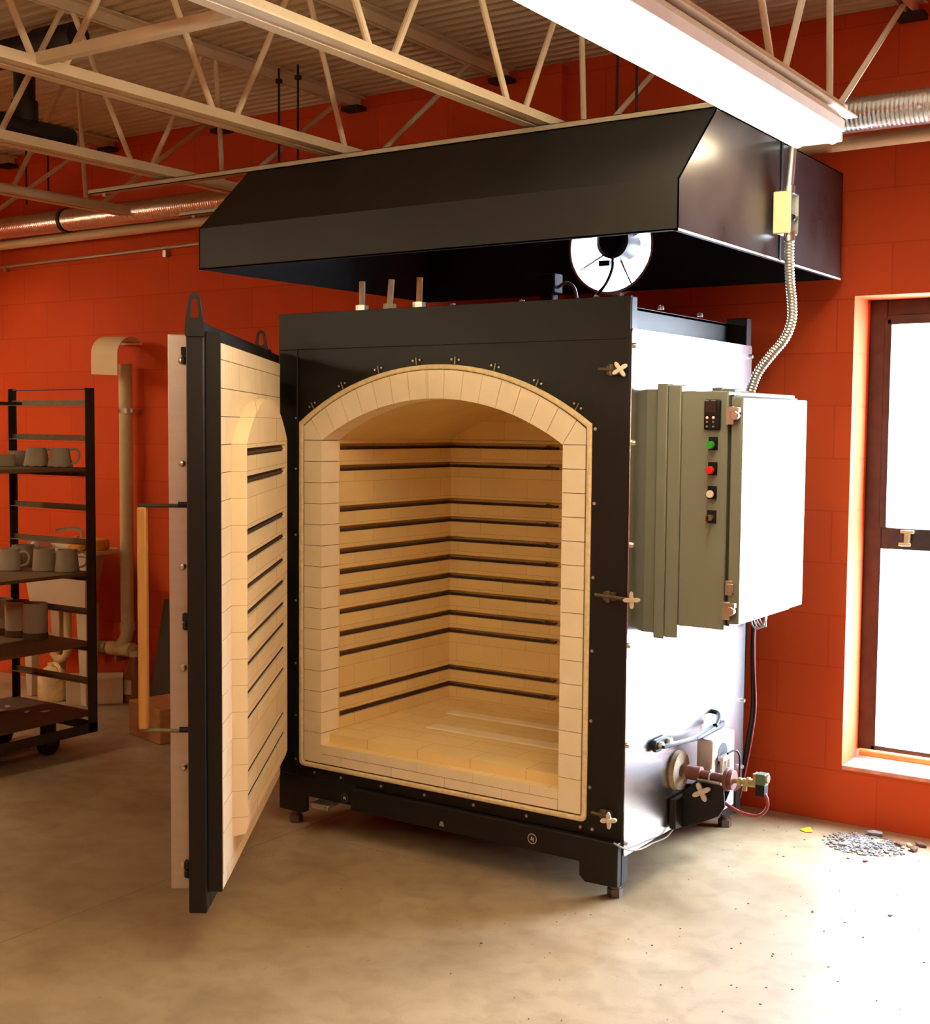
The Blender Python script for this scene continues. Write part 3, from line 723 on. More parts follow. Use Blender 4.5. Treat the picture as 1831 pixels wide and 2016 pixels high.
# ------------------------------------------------------------------ kiln door (part of the kiln)
D = partempty('door', K)
o0 = Vector((-1.399, -.08)); dd = Vector((.56677, -.82387)); nn = Vector((.82387, .56677))
MD = Matrix(((dd.x, nn.x, 0, o0.x), (dd.y, nn.y, 0, o0.y), (0, 0, 1, 0), (0, 0, 0, 1)))
def DB(): return B(MD)
DW = 1.217
b = DB(); zz = [.215, .26]+[.376+.0787*k for k in range(0, 18)]; zz = [z for z in zz if z < 1.75]+[1.76]
for k, (z0, z1) in enumerate(zip(zz, zz[1:])):
    off = .115 if k % 2 else 0
    xs = [0]+[x for x in [off+.2286*i for i in range(7)] if .05 < x < DW-.05]+[DW]
    for x0, x1 in zip(xs, xs[1:]): b.box(x0+G, x1-G, -.03, R.uniform(-.0008, .0004), z0+G, z1-G)
b.build('brick_panel', M_fireplain, D, smooth=False)
DB().box(.003, DW-.003, -.028, -.003, .217, 1.757).build('joint_backing', M_joint, D, smooth=False)
# raised plug with arched top and element grooves on its face
PU0, PU1, PV = .135, 1.052, .044
gz = sorted(GZ); pr = []
b = DB()
b.box(PU0, PU1, 0, PV-.020, .345, 1.478)
ch = .010
bands = [.345]
for g in gz: bands += [g, g+GH]
bands += [1.478]
for z0, z1 in zip(bands[0::2], bands[1::2]):
    b.hexa([(PU0, 0.0, z0), (PU1+ch, 0.0, z0), (PU1+ch, 0, z1), (PU0, 0, z1)], [(PU0+.004, PV, z0), (PU1, PV, z0), (PU1, PV, z1), (PU0+.004, PV, z1)])
for g in gz:    # close both groove ends
    b.hexa([(PU0, 0, g), (PU0+.065, 0, g), (PU0+.065, 0, g+GH), (PU0, 0, g+GH)], [(PU0+.004, PV, g), (PU0+.055, PV, g), (PU0+.055, PV, g+GH), (PU0+.004, PV, g+GH)])
    b.hexa([(PU1-.008, 0, g), (PU1+ch, 0, g), (PU1+ch, 0, g+GH), (PU1-.008, 0, g+GH)], [(PU1-.005, PV, g), (PU1, PV, g), (PU1, PV, g+GH), (PU1-.005, PV, g+GH)])
b.hexa([(PU0, 0, .318), (PU1+ch, 0, .318), (PU1+ch, 0, .345), (PU0, 0, .345)], [(PU0+.004, PV-.006, .325), (PU1, PV-.006, .325), (PU1, PV, .345), (PU0+.004, PV, .345)])
uc = (PU0+PU1)/2; hw = (PU1-PU0)/2; rise = .14; rr = (hw*hw+rise*rise)/(2*rise); aa = math.asin(hw/rr)
top = [(uc+rr*math.sin(aa-2*aa*i/24), 1.478+rise-rr+rr*math.cos(aa-2*aa*i/24)) for i in range(25)]
b.prism([(p[0], p[1]) for p in top], 'y', 0, PV)
b.build('brick_plug', M_firedoor, D, smooth=False)
for g in GZ:
    e = DB(); zc = g+.009
    e.tube([tuple(p) for p in coil((PU0+.07, PV-.012, zc), (PU1-.012, PV-.012, zc), .0052)], .0022, n=5)
    e.tube([(PU0+.07, PV-.014, zc), (PU1-.012, PV-.014, zc)], .0058, n=8)
    e.box(PU0+.062, PU1-.0085, PV-.0198, PV-.0125, g+.0006, g+GH-.0006)
    e.build('heating_element', M_coil, D)
b = DB(); b.box(-.004, DW+.005, -.042, -.031, .211, 1.79); b.box(DW+.001, DW+.005, -.031, -.0015, .211, 1.79); b.box(-.004, DW+.001, -.031, -.004, 1.763, 1.79); b.box(-.004, -.001, -.031, -.002, .211, 1.763); b.build('insulation_case', M_black, D, smooth=False)
FU = 1.237
b = DB(); b.box(FU-.055, FU, -.094, -.0425, .152, 1.816); b.build('outer_post', M_black, D, bevel=.005)
DB().box(-.085, -.030, -.094, -.0425, .152, 1.816).build('inner_post', M_black, D, bevel=.005)
DB().box(-.0295, FU-.0555, -.094, -.0425, .152, .205).build('bottom_rail', M_black, D, bevel=.004)
DB().box(-.0295, FU-.0555, -.094, -.0425, 1.765, 1.812).build('top_rail', M_black, D, bevel=.004)
b = DB(); b.box(-.01, DW-.02, -.152, -.098, .210, 1.783); b.build('outer_sheet', M_alu, D, bevel=.002)
DB().box(.0, DW-.03, -.0975, -.0945, .205, 1.79).build('sheet_gasket', M_black, D)
for z in (1.710, 1.425, 1.136, .848, .564, .282):
    f = DB(); f.lathe([(.0, .016), (.006, .0145), (.0095, .008), (.010, .0)], (DW-.020, -.113, z), (1, 0, 0), 14); f.build('acorn_nut', M_zinc, D)
for z in (1.728, .985, .275):
    f = DB(); f.box(FU-.06, FU-.02, -.112, -.096, z-.004, z+.020); f.box(FU-.06, FU-.02, -.108, -.096, z-.028, z-.008); f.cyl((FU-.025, -.104, z-.026), (FU-.025, -.104, z-.006), .008, n=10); f.build('post_clip', M_rubber, D, bevel=.003)
# lifting lugs
def lug(u, v0, v1, z0, hgt, wid, nm):
    b = DB(); c = (v0+v1)/2; hwid = (v1-v0)/2
    outl = [(c-hwid, z0), (c+hwid, z0), (c+hwid, z0+hgt*.25)]+[(c+hwid*.62*math.cos(PI*i/10), z0+hgt*.80+hgt*.2*math.sin(PI*i/10)) for i in range(11)]+[(c-hwid, z0+hgt*.25)]
    hole = [(c+hwid*.30*math.cos(PI*i/8), z0+hgt*.80+hwid*.30*math.sin(PI*i/8)) for i in range(9)]+[(c-hwid*.42, z0+hgt*.50), (c-hwid*.32, z0+hgt*.42), (c+hwid*.32, z0+hgt*.42), (c+hwid*.42, z0+hgt*.50)]
    b.holeplate(outl, hole, 'x', u, u+wid)
    b.build(nm, M_black, D, smooth=False)
lug(FU-.002, -.0945, -.042, 1.775, .120, .010, 'lifting_lug')
lug(.03, -.090, -.040, 1.785, .095, .010, 'lifting_lug')
for k in range(7):
    f = DB(); u = .10+.16*k; f.cyl((u, -.038, 1.775), (u, -.018, 1.775), .012, n=8); f.box(u-.02, u+.02, -.044, -.036, 1.765, 1.785); f.build('door_clamp', M_plastic, D)
# pull bar
b = DB(); b.box(FU-.055, FU-.025, -.239, -.212, .672, 1.302); b.build('pull_bar', M_wood, D, bevel=.006); tag(bpy.data.objects['pull_bar'], 'varnished wooden pull bar')
for z in (1.306, .668):
    f = DB(); f.cyl((FU-.04, -.236, z), (FU-.04, -.094, z), .0055, n=10); f.build('pull_bar_rod', M_rack if z < 1 else M_rackdark, D)
    f = DB(); f.cyl((FU-.04, -.125, z+.003), (FU-.04, -.094, z+.003), .0085, n=10); f.build('rod_sleeve', M_plastic, D)
for z in (1.66, .95, .30):
    B().cyl((-1.492, -.025, z-.04), (-1.492, -.025, z+.04), .013, n=14).build('hinge_barrel', M_black, D)

# ------------------------------------------------------------------ control cabinet
CB = thing('control_cabinet', 'grey green control cabinet with buttons on the right side of the kiln', 'control cabinet', (.21, .4, .9))
for y0, y1 in ((.105, .155), (.54, .59)):
    b = B(); b.box(.045, .083, y0, y1, .855, 1.677); b.box(.0845, .130, y0, y1, .862, 1.672); ob = b.build('mounting_rail', M_cab, CB, bevel=.004)
    B().box(.005, .045, (y0+y1)/2-.012, (y0+y1)/2+.012, .87, 1.66).build('standoff_strip', M_cab, ob)
B().box(.1305, .287, .108, .70, .903, 1.652).build('cabinet_body', M_cab, CB, bevel=.004)
B().box(.287, .299, .125, .69, .915, 1.640).build('door_gap_shade', M_gap, CB)  # dark filler standing for the shade between body and door
B().box(.299, .337, .104, .685, .925, 1.634).build('cabinet_door', M_cab, CB, bevel=.005)
for z in (1.575, .968):
    b = B(); b.box(.288, .314, .088, .104, z-.028, z+.028); b.cyl((.318, .097, z), (.318, .080, z), .014, n=14); b.box(.300, .332, .082, .100, z+.010, z+.026); b.build('door_latch', M_zinc, CB, bevel=.002)
b = B(); b.box(.292, .316, .100, .104, 1.015, 1.062); b.box(.300, .322, .095, .104, 1.025, 1.052); b.build('padlock_hasp', M_galv, CB, bevel=.002)
ct = B(); ct.box(.211, .266, .094, .108, 1.530, 1.625); ct = ct.build('temperature_controller', M_plastic, CB, bevel=.006)
B().box(.216, .252, .0932, .0942, 1.585, 1.618).build('display_window', mat('dark_display', (48, 36, 38), .2), ct)
for x in (.2235, .2445): B().sphere((x, .0935, 1.5685), .0045, (1, .35, 1)).build('indicator_light', M_led, ct)
b = B()
for x, z in ((.2235, 1.555), (.2445, 1.555), (.2235, 1.541), (.2445, 1.541)): b.box(x-.003, x+.003, .0930, .0942, z-.0025, z+.0025)
b.box(.2150, .2290, .0930, .0942, 1.6200, 1.6225); b.box(.2350, .2500, .0930, .0942, 1.6202, 1.6222)
b.build('key_marks', M_wire, ct)
for nm, z, mm, dx in (('green_push_button', 1.4865, M_green, 0), ('red_push_button', 1.408, M_red, -.001), ('white_push_button', 1.333, M_white, 0)):
    pl = B(); pl.box(.226, .256, .103, .108, z-.019, z+.022); pl = pl.build('legend_plate', M_plastic, CB, bevel=.001)
    f = B(); f.cyl((.241, .108, z-.003), (.241, .090, z-.003), .0135, n=20); f.build('button_collar', M_plastic, pl)
    f = B(); f.lathe([(.0, .0), (.011, .0), (.0122, .003), (.0122, .012)], (.241, .076 if nm[0] != 'w' else .084, z-.003), (0, 1, 0), 24); f.build(nm, mm, pl)
pl = B(); pl.box(.226, .256, .103, .108, 1.238, 1.279); pl = pl.build('legend_plate', M_plastic, CB, bevel=.001)
f = B(); f.cyl((.241, .108, 1.256), (.241, .088, 1.256), .0095, n=16); f.build('key_switch', M_zinc, pl)
f = B(); f.box(.2395, .2425, .060, .090, 1.250, 1.262); f.cyl((.2395, .062, 1.256), (.2425, .062, 1.256), .011, n=14); f.box(.2400, .2420, .058, .064, 1.224, 1.250); f.build('key', M_brass, pl)

# ------------------------------------------------------------------ conduit run
tag(B().tube(smoothpath([(.43, .5, 2.56), (.36, .5, 2.55), (.334, .5, 2.50), (.326, .5, 2.40), (.3215, .5, 2.332)], 8), .0135, n=14).build('rigid_conduit', M_galv), 'short rigid metal conduit dropping from the light to the open box', 'conduit')
jb = thing('junction_box', 'open cream electrical box in front of the hood side', 'electrical box', (.325, .5, 2.25))
x0, x1, y0, y1, z0, z1 = .284, .338, .470, .552, 2.180, 2.312
b = B(); b.box(x0, x1, y1-.003, y1, z0, z1); b.box(x0, x0+.003, y0, y1, z0, z1); b.box(x0, x1, y0, y1, z1-.003, z1); b.box(x0, x1, y0, y1, z0, z0+.003); b.box(x1-.004, x1, y0, y0+.012, z0, z1); b.box(x1-.004, x1, y1-.008, y1, z0, z1)
b.build('box_body', M_galv, jb)
b = B(); b.box(x0-.003, x1+.003, y0-.009, y0, z0-.003, z1+.003); b.build('cover', M_box, jb, bevel=.004)
B().cyl((.3225, .5, 2.31), (.3225, .5, 2.335), .018, n=14).build('connector', M_zinc, jb)
B().cyl((.326, .5, 2.155), (.326, .5, 2.185), .019, n=14).build('connector', M_zinc, jb)
B().sphere((.325, .525, 2.235), .012).build('wire_nut', M_plastic, jb)
fp = smoothpath([(.326, .5, 2.165), (.327, .5, 2.10), (.332, .5, 2.02), (.341, .5, 1.945), (.340, .5, 1.89), (.318, .5, 1.835), (.275, .5, 1.785), (.228, .5, 1.725), (.202, .5, 1.66)], 8)
pts, rad = ridged(fp, .0155, .0016, .010)
tag(B().tube(pts, .0155, n=14, radii=rad).build('flexible_conduit', M_galv), 'ribbed flexible metal conduit curving down into the control cabinet', 'conduit')

# ------------------------------------------------------------------ burner assembly on the side
BU = thing('gas_burner', 'small burner assembly on a black bracket low on the kiln side', 'burner', (.12, .5, .15))
B().lathe([(.020, .0), (.066, .0), (.070, .006), (.066, .022), (.030, .026), (.021, .022), (.020, .004)], (.005, .392, .352), (1, 0, 0), 32, True).build('port_ring', M_flange, BU)
B().cyl((.006, .392, .352), (.012, .392, .352), .0205, n=20).build('port_hole_shade', mat('port_shadow', (120, 112, 102), .9), BU)  # grey disc stands for the shade in the port hole
yb2 = .40
b = B(); b.cyl((.046, yb2, .350), (.098, yb2, .350), .025, n=20); b.cyl((.098, yb2, .349), (.190, yb2, .347), .0155, n=16); b.cyl((.188, yb2, .347), (.200, yb2, .347), .040, n=24); b.cyl((.200, yb2, .347), (.216, yb2, .347), .034, n=24)
b.build('burner_tube', M_iron, BU, bevel=.002)
b = B(); b.cyl((.214, yb2, .346), (.250, yb2, .347), .0085, n=12); b.cyl((.232, yb2, .346), (.244, yb2, .346), .015, n=6); b.cyl((.250, yb2, .347), (.292, yb2, .350), .014, n=14); b.cyl((.262, yb2, .35), (.272, yb2, .35), .017, n=6); b.cyl((.255, yb2, .345), (.255, yb2, .318), .008, n=10)
b.build('valve', M_brass, BU)
B().box(.288, .300, yb2-.018, yb2+.018, .345, .385).build('solenoid_yoke', M_brass, BU, bevel=.002)
B().box(.299, .332, yb2-.020, yb2+.020, .350, .387).build('solenoid_coil', M_valvegreen, BU, bevel=.003)
B().box(.299, .330, yb2-.019, yb2+.019, .312, .350).build('solenoid_base', M_plastic, BU, bevel=.002)
B().cyl((.332, yb2, .372), (.338, yb2, .372), .015, n=16).build('solenoid_nut', M_zinc, BU)
# cradle and bracket
b = B()
for k in range(8):
    a0, a1 = PI+.25+(PI-.5)*k/8, PI+.25+(PI-.5)*(k+1)/8
    def cp(a, r): return (yb2+r*math.cos(a), .345+r*math.sin(a))
    b.hexa([(.090,)+cp(a0, .020), (.090,)+cp(a1, .020), (.090,)+cp(a1, .023), (.090,)+cp(a0, .023)], [(.172,)+cp(a0, .020), (.172,)+cp(a1, .020), (.172,)+cp(a1, .023), (.172,)+cp(a0, .023)])
b.build('cradle', M_zinc, BU)
B().lathe([(.0165, -.003), (.024, -.003), (.024, .003), (.0165, .003)], (.135, yb2, .347), (1, 0, 0), 20, True).build('hose_clamp', M_zinc, BU)
b = B(); b.prism([(.335, .262), (.335, .160), (.42, .152), (.66, .150), (.70, .175), (.712, .23), (.512, .276), (.500, .262)], 'x', .010, .034); b.build('bracket_plate', M_black, BU, bevel=.003)
b = B(); b.prism([(.030, .150), (.030, .275), (.080, .325), (.180, .322), (.186, .250), (.165, .215), (.10, .180)], 'y', yb2-.006, yb2+.004); b.build('bracket_arm', M_black, BU, bevel=.002)
b = B(); b.prism([(.075, .322), (.180, .318), (.180, .29), (.165, .25), (.11, .24), (.075, .28)], 'y', yb2+.05, yb2+.058); b.build('bracket_arm', M_black, BU, bevel=.002)
crossknob((.112, yb2-.030, .296), .034, (.1, -1, .1), .5, BU, 'clamp_knob')
# cover box and lever
b = B()
b.hexa([(.045, .47, .18), (.108, .46, .18), (.108, .67, .18), (.045, .70, .18)], [(.045, .475, .455), (.108, .466, .455), (.108, .663, .455), (.045, .70, .455)])
b.build('heat_shield', mat('bare_steel_shield', (224, 212, 202), .4, .6, .04, 5), BU, bevel=.006)
b = B(); b.box(.107, .1095, .51, .60, .30, .385); b.cyl((.107, .555, .385), (.1095, .555, .385), .045, n=24); b.build('cutout_shade', M_darkint, BU)  # dark sheet on the solid box stands for the shade in its hole
b = B(); b.hexa([(.030, .20, .470), (.050, .20, .470), (.072, .42, .458), (.052, .42, .458)], [(.030, .20, .482), (.050, .20, .482), (.072, .42, .470), (.052, .42, .470)])
b.hexa([(.052, .42, .458), (.072, .42, .458), (.060, .69, .457), (.036, .69, .457)], [(.052, .42, .470), (.072, .42, .470), (.060, .69, .478), (.036, .69, .478)]); b.build('lever', M_plastic, BU, bevel=.003)
b = B(); b.prism(rrect(.180, .310, .456, .498, .018), 'x', .012, .026); b.M = None; b.build('lever_link', M_plastic, BU, bevel=.003)
for y in (.212, .278): B().cyl((.026, y, .477), (.040, y, .477), .014, n=6).build('link_bolt', M_zinc, BU)
B().tube(smoothpath([(.06, .60, .475), (.045, .66, .487), (.03, .69, .500), (.006, .69, .505)]), .009).build('lever_hook', M_plastic, BU)
b = B()
for y in (.515, .545, .575): b.cyl((.122, y, .305), (.122, y, .375), .0075, n=10)
b.box(.112, .132, .505, .585, .375, .390); b.build('spark_electrodes', M_zinc, BU)
B().tube(smoothpath([(.125, .56, .392), (.138, .60, .398), (.146, .62, .37), (.146, .62, .30)]), .004).build('spark_lead', M_plastic, BU)
B().tube(smoothpath([(.300, yb2, .330), (.330, yb2-.005, .315), (.335, yb2, .275), (.300, yb2+.01, .238), (.230, yb2+.02, .236), (.160, yb2+.04, .255), (.12, yb2+.06, .262)], 8), .006).build('burner_lead', M_hose, BU)

# cables behind the kiln
cb = thing('cable_bundle', 'bundle of loose cables hanging below the control cabinet behind the kiln', 'cables', (.03, 1.02, .1))
B().tube(smoothpath([(.06, 1.03, .86), (.028, 1.04, .80), (.024, 1.04, .65), (.030, 1.04, .47), (.020, 1.03, .35), (.004, 1.03, .24), (-.02, 1.03, .10)]), .010).build('black_cable', M_plastic, cb)
B().tube(smoothpath([(.07, 1.03, .86), (.033, 1.035, .79), (.032, 1.035, .65), (.042, 1.035, .47), (.034, 1.025, .35), (.016, 1.025, .24), (-.01, 1.025, .10)]), .0035).build('red_cable', M_hose, cb)
B().tube(smoothpath([(.0, 1.03, .84), (-.004, 1.03, .70), (-.010, 1.03, .50), (-.012, 1.03, .30)]), .006).build('thin_cable', M_gap, cb)
for k in range(4):
    B().tube(smoothpath([(.02+.012*k, 1.02, .885), (.03+.01*k, 1.0, .80+.006*k), (.055+.012*k, .99, .775+.004*k), (.085, 1.0, .80+.01*k), (.09+.006*k, 1.01, .885)]), .003).build('loose_wire', M_wire, cb)
tag(B().tube(smoothpath([(-.012, -.034, .203), (.006, -.02, .190), (.018, .03, .168), (.022, .10, .155), (.020, .19, .150), (.018, .30, .142), (.020, .37, .165)], 8), .003, n=6).build('loose_wire', M_wire), 'thin grey wire looping from the kiln front corner to the burner bracket', 'wire')

# ------------------------------------------------------------------ rack of pots at the left
RX1, RX0, RY1, RY0 = -2.88, -3.49, .30, -.42
RK = thing('pottery_drying_rack', 'dark rolling angle iron rack of unfired mugs at left', 'rack', ((RX0+RX1)/2, 0, 0))
def lpost(x, y, sx, sy, wd=.052):
    b = B(); b.box(min(x, x+sx*wd), max(x, x+sx*wd), min(y, y+sy*.004), max(y, y+sy*.004), .10, 1.695); b.box(min(x, x+sx*.004), max(x, x+sx*.004), min(y, y+sy*wd), max(y, y+sy*wd), .10, 1.695)
    b.build('upright', M_rackdark, RK, smooth=False)
lpost(RX1, RY1, -1, -1); lpost(RX0+.02, RY1, 1, -1, .028); lpost(RX1, RY0, -1, 1); lpost(RX0, RY0, 1, 1)
RZ = [1.640, 1.479, 1.314, 1.157, .997, .832, .674, .505, .349, .195]
for z in RZ:
    for y, s_ in ((RY1-.004, -1), (RY0+.004, 1)):
        b = B(); b.box(RX0+.004, RX1-.004, min(y, y+s_*.004), max(y, y+s_*.004), z-.026, z); b.box(RX0+.004, RX1-.004, min(y, y+s_*.030), max(y, y+s_*.030), z-.026, z-.022); b.build('rung', M_rack, RK, smooth=False)
B().cyl((RX0+.02, RY1-.01, 1.688), (RX1-.02, RY1-.01, 1.690), .003, n=8).build('top_wire', M_rackdark, RK)
for y in (RX1,): pass
for z0 in (.10,):
    b = B(); b.box(RX1-.004, RX1, RY0, RY1, z0, z0+.045); b.box(RX0, RX0+.004, RY0, RY1, z0, z0+.045); b.box(RX0, RX1, RY1-.004, RY1, z0, z0+.045); b.box(RX0, RX1, RY0, RY0+.004, z0, z0+.045); b.build('base_frame', M_rackdark, RK)
def ware_board(z, label):
    return tag(B().box(RX0+.01, RX1-.006, RY0-.1, RY1-.010, z, z+.016).build('ware_board', M_board, bevel=.002), label, 'shelf board', 'boards lying on the rack rungs')
ware_board(1.315, 'brown ware board on the rack under the top row of mugs')
ware_board(.833, 'dark ware board on the rack under the middle row of mugs')
ware_board(.506, 'ware board on the rack under the tall tumblers')
tag(B().box(RX0+.01, RX0+.33, RY0-.2, RY1-.18, 1.614, 1.628).build('ware_board', M_rackdark, bevel=.002), 'thin dark bare board on the topmost rack rungs', 'shelf board', 'boards lying on the rack rungs')
B().box(RX0+.006, RX1-.006, RY0+.006, RY1-.006, .180, .192).build('bottom_deck', M_deckboard, RK)
for x, y in ((-3.02, .13), (RX0+.13, .13), (-3.02, -.25), (RX0+.13, -.25)):
    b = B(); b.box(x-.04, x+.04, y-.04, y+.04, .168, .180); b.box(x-.026, x-.020, y-.025, y+.025, .05, .168); b.box(x+.020, x+.026, y-.025, y+.025, .05, .168)
    cs = b.build('caster', M_rackdark, RK)
    B().lathe([(.0, -.016), (.03, -.016), (.036, -.012), (.054, -.014), (.056, 0), (.054, .014), (.036, .012), (.03, .016), (0, .016)], (x, y, .056), (1, 0, 0), 28).build('wheel', M_rubber, cs)
# scraps of dry clay on the bottom deck
for k, (x, y) in enumerate(((-3.24, .02), (-3.13, .10), (-3.18, -.05), (-3.07, .16), (-3.30, .12))):
    tag(B().rock((x, y, .1955), .02 if k else .035, (1.5, .7, .18), R).build('clay_scrap', M_claylight if k else M_stonetan),
        ['largest tan clay scrap on the rack bottom deck', 'small pale clay crumb on the rack bottom deck', 'small pale clay crumb on the rack bottom deck', 'small pale clay crumb on the rack bottom deck', 'small pale clay crumb on the rack bottom deck'][k], 'clay scrap', 'dry clay scraps on the rack deck')
# mugs
def mug(prof, label, loc, hr, hz0, hz1, hang, m=M_clay, group='unfired mugs on the rack', scallop=0, handle=True, name='mug'):
    t = thing(name, label, 'mug', loc, group)
    x0, y0, z0 = loc
    b = B(); b.lathe(prof, loc, (0, 0, 1), 28)
    if scallop:
        for v in b.bm.verts:
            if v.co.z < z0+.012 and abs(v.co.x-x0)+abs(v.co.y-y0) > .02: v.co.z += .006*(1+math.cos(scallop*math.atan2(v.co.y-y0, v.co.x-x0)))/2
    b.build('body', m, t)
    if handle:
        c, s_ = math.cos(hang), math.sin(hang)
        P = [(x0+c*r, y0+s_*r, z0+z) for r, z in ((hr*.93, hz1), (hr+.028, hz1+.004), (hr+.044, (hz0+hz1)/2+.012), (hr+.032, hz0+.012), (hr*.98, hz0))]
        B().tube(smoothpath(P, 6), .0055, n=8).build('handle', m, t)
    return t
def cup(rb, rt, h, th=.005): return [(0, .0), (rb*.96, .0), (rb, .004), (rb*.5+rt*.5, h*.5), (rt, h), (rt-th, h), (rb*.5+rt*.5-th, h*.5), (rb-th, .008), (0, .008)]
zA = 1.3315
mug(cup(.056, .040, .088), 'flared mug with scalloped foot at the right end of the top mug row', (-2.975, .18, zA), .046, .014, .080, .55, scallop=9)
mug(cup(.060, .043, .088), 'flared mug with scalloped foot, second from the right in the top mug row', (-3.115, .16, zA), .050, .014, .080, .5, scallop=9)
mug(cup(.052, .046, .055), 'low bowl without handle beside the scalloped mugs', (-3.255, .09, zA), 0, 0, 0, 0, M_clay, 'bowls on the rack', handle=False, name='bowl')
mug(cup(.050, .078, .070), 'wide pale bowl behind the low bowl on the top ware board', (-3.29, .232, zA), 0, 0, 0, 0, M_claylight, 'bowls on the rack', handle=False, name='bowl')
mug(cup(.060, .052, .058), 'low bowl at the left edge of the picture on the top ware board', (-3.390, .08, zA), 0, 0, 0, 0, M_clay, 'bowls on the rack', handle=False, name='bowl')
zB = .8495
mug(cup(.052, .043, .108), 'pale mug at the left edge of the middle mug row', (-3.41, .03, zB), .048, .018, .088, .5, M_claylight)
mug(cup(.056, .047, .100), 'pale mug second from the left in the middle mug row', (-3.245, .10, zB), .052, .018, .082, .5, M_claylight)
mug(cup(.056, .047, .102), 'grey mug third from the left in the middle mug row', (-3.095, .18, zB), .050, .018, .084, .5, M_clay)
mug(cup(.056, .045, .102), 'grey mug at the right end of the middle mug row', (-2.985, .22, zB), .050, .018, .086, .6, M_clay)
mug(cup(.056, .052, .102), 'taller grey mug standing behind the middle mug row at left', (-3.335, .245, zB), .052, .015, .085, .6, M_clay)
zCc = .5225
for k, x in enumerate((-3.425, -3.30, -3.165)):
    t = thing('tumbler', ['tall pale tumbler with brown foot, leftmost on the low ware board', 'tall pale tumbler with brown foot, middle of the low ware board', 'tall pale tumbler with brown foot, rightmost on the low ware board'][k], 'tumbler', (x, .18, zCc), 'tumblers on the rack')
    B().lathe([(.052, .030), (.056, .034), (.055, .170), (.050, .170), (.050, .05), (0, .05)], (x, .18, zCc), n=28).build('body', M_claylight, t)
    B().lathe([(0, 0), (.055, 0), (.057, .004), (.056, .030), (.052, .032), (0, .032)], (x, .18, zCc), n=28).build('foot', M_claydark, t)

# ------------------------------------------------------------------ sink corner
SK = thing('utility_sink', 'pale plastic utility tub on tapered legs behind the rack', 'sink', (-3.83, 1.0, 0))
b = B(); sx0, sx1, sy0, sy1 = -4.24, -3.63, .88, 1.18
b.holeplate([(sx0, sy0), (sx1, sy0), (sx1-.06, 1.14), (sx1-.12, sy1), (sx0, sy1)], rrect(sx0+.04, sx1-.16, sy0+.035, sy1-.07, .04), 'z', .822, .845); b.build('rim', M_sink, SK, bevel=.004)
b = B(); b.hexa([(sx0+.06, sy0+.04, .51), (sx1-.07, sy0+.04, .51), (sx1-.25, sy1-.05, .51), (sx0+.06, sy1-.05, .51)], [(sx0+.02, sy0+.012, .822), (sx1-.03, sy0+.012, .822), (sx1-.17, sy1-.03, .822), (sx0+.02, sy1-.03, .822)]); b.build('basin', M_sink, SK, bevel=.012)
for x, y in ((sx0+.06, sy0+.05), (sx1-.09, sy0+.05), (sx0+.06, sy1-.06), (sx1-.28, sy1-.06)):
    b = B(); b.hexa([(x-.02, y-.02, 0), (x+.025, y-.02, 0), (x+.025, y+.025, 0), (x-.02, y+.025, 0)], [(x-.042, y-.03, .53), (x+.045, y-.03, .53), (x+.045, y+.03, .53), (x-.042, y+.03, .53)]); b.build('leg', M_sink, SK, bevel=.004)
b = B(); b.tube(smoothpath([(-3.98, 1.02, .52), (-3.98, 1.02, .30), (-4.0, 1.02, .23), (-4.06, 1.02, .21), (-4.11, 1.02, .25), (-4.14, 1.03, .31), (-4.22, 1.06, .33)], 8), .022, n=16); b.build('drain_trap', M_pvc, SK)
fc = thing('faucet', 'chrome faucet on the sink rim', 'faucet', (-4.0, 1.13, .845))
B().tube(smoothpath([(-4.0, 1.14, .845), (-4.0, 1.14, .92), (-4.03, 1.10, .945), (-4.07, 1.02, .93)]), .010).build('spout', M_zinc, fc)
B().box(-4.07, -3.92, 1.125, 1.165, .845, .868).build('base', M_zinc, fc, bevel=.006)
for x in (-4.05, -3.94): B().cyl((x, 1.145, .868), (x, 1.145, .895), .016, n=12).build('handle', M_zinc, fc)
sp = thing('sponge', 'large yellow sponge on the right end of the sink rim', 'sponge', (-3.72, 1.0, .845))
b = B(); b.prism(rrect(-3.845, -3.665, .955, 1.08, .05, 6), 'z', .846, .905); b.build('sponge_body', M_sponge, sp, bevel=.012)
tag(B().prism(rrect(-3.83, -3.72, .895, .95, .025, 5), 'z', .846, .882).build('sponge', M_sponge, bevel=.010), 'smaller yellow sponge on the sink rim behind the rack upright', 'sponge')
tag(B().lathe([(0, 0), (.07, 0), (.075, .006), (.05, .03), (.02, .045), (0, .048)], (-4.12, .94, .8455), n=24).build('metal_bowl', M_galv), 'upturned shiny metal bowl on the sink rim', 'bowl')
PV = thing('drain_pipe', 'cream plastic standpipe with elbow fixed to the orange wall', 'pipe', (-3.68, 1.2, .3))
B().tube([(-3.685, 1.193, .43), (-3.685, 1.193, 1.86)], .037, n=20).build('standpipe', M_pvc, PV)
B().lathe([(.0375, .385), (.043, .385), (.043, .43), (.0375, .43)], (-3.685, 1.193, 0), (0, 0, 1), 20, True).build('coupling', M_pvc, PV)
B().tube(smoothpath([(-3.685, 1.193, .44), (-3.687, 1.193, .38), (-3.71, 1.193, .325), (-3.76, 1.193, .275)], 8), .037, n=20).build('elbow', M_pvc, PV)
B().tube([(-4.4, 1.193, .262), (-3.65, 1.193, .277)], .034, n=18).build('horizontal_pipe', M_pvc, PV)
B().tube([(-3.83, 1.193, .272), (-3.645, 1.193, .277)], .040, n=18).build('wye_fitting', M_pvc, PV)
b = B(); b.cyl((-3.645, 1.193, .277), (-3.625, 1.193, .277), .034, n=18); b.box(-3.626, -3.61, 1.19, 1.22, .262, .292); b.build('clean_out_plug', M_pvc, PV)
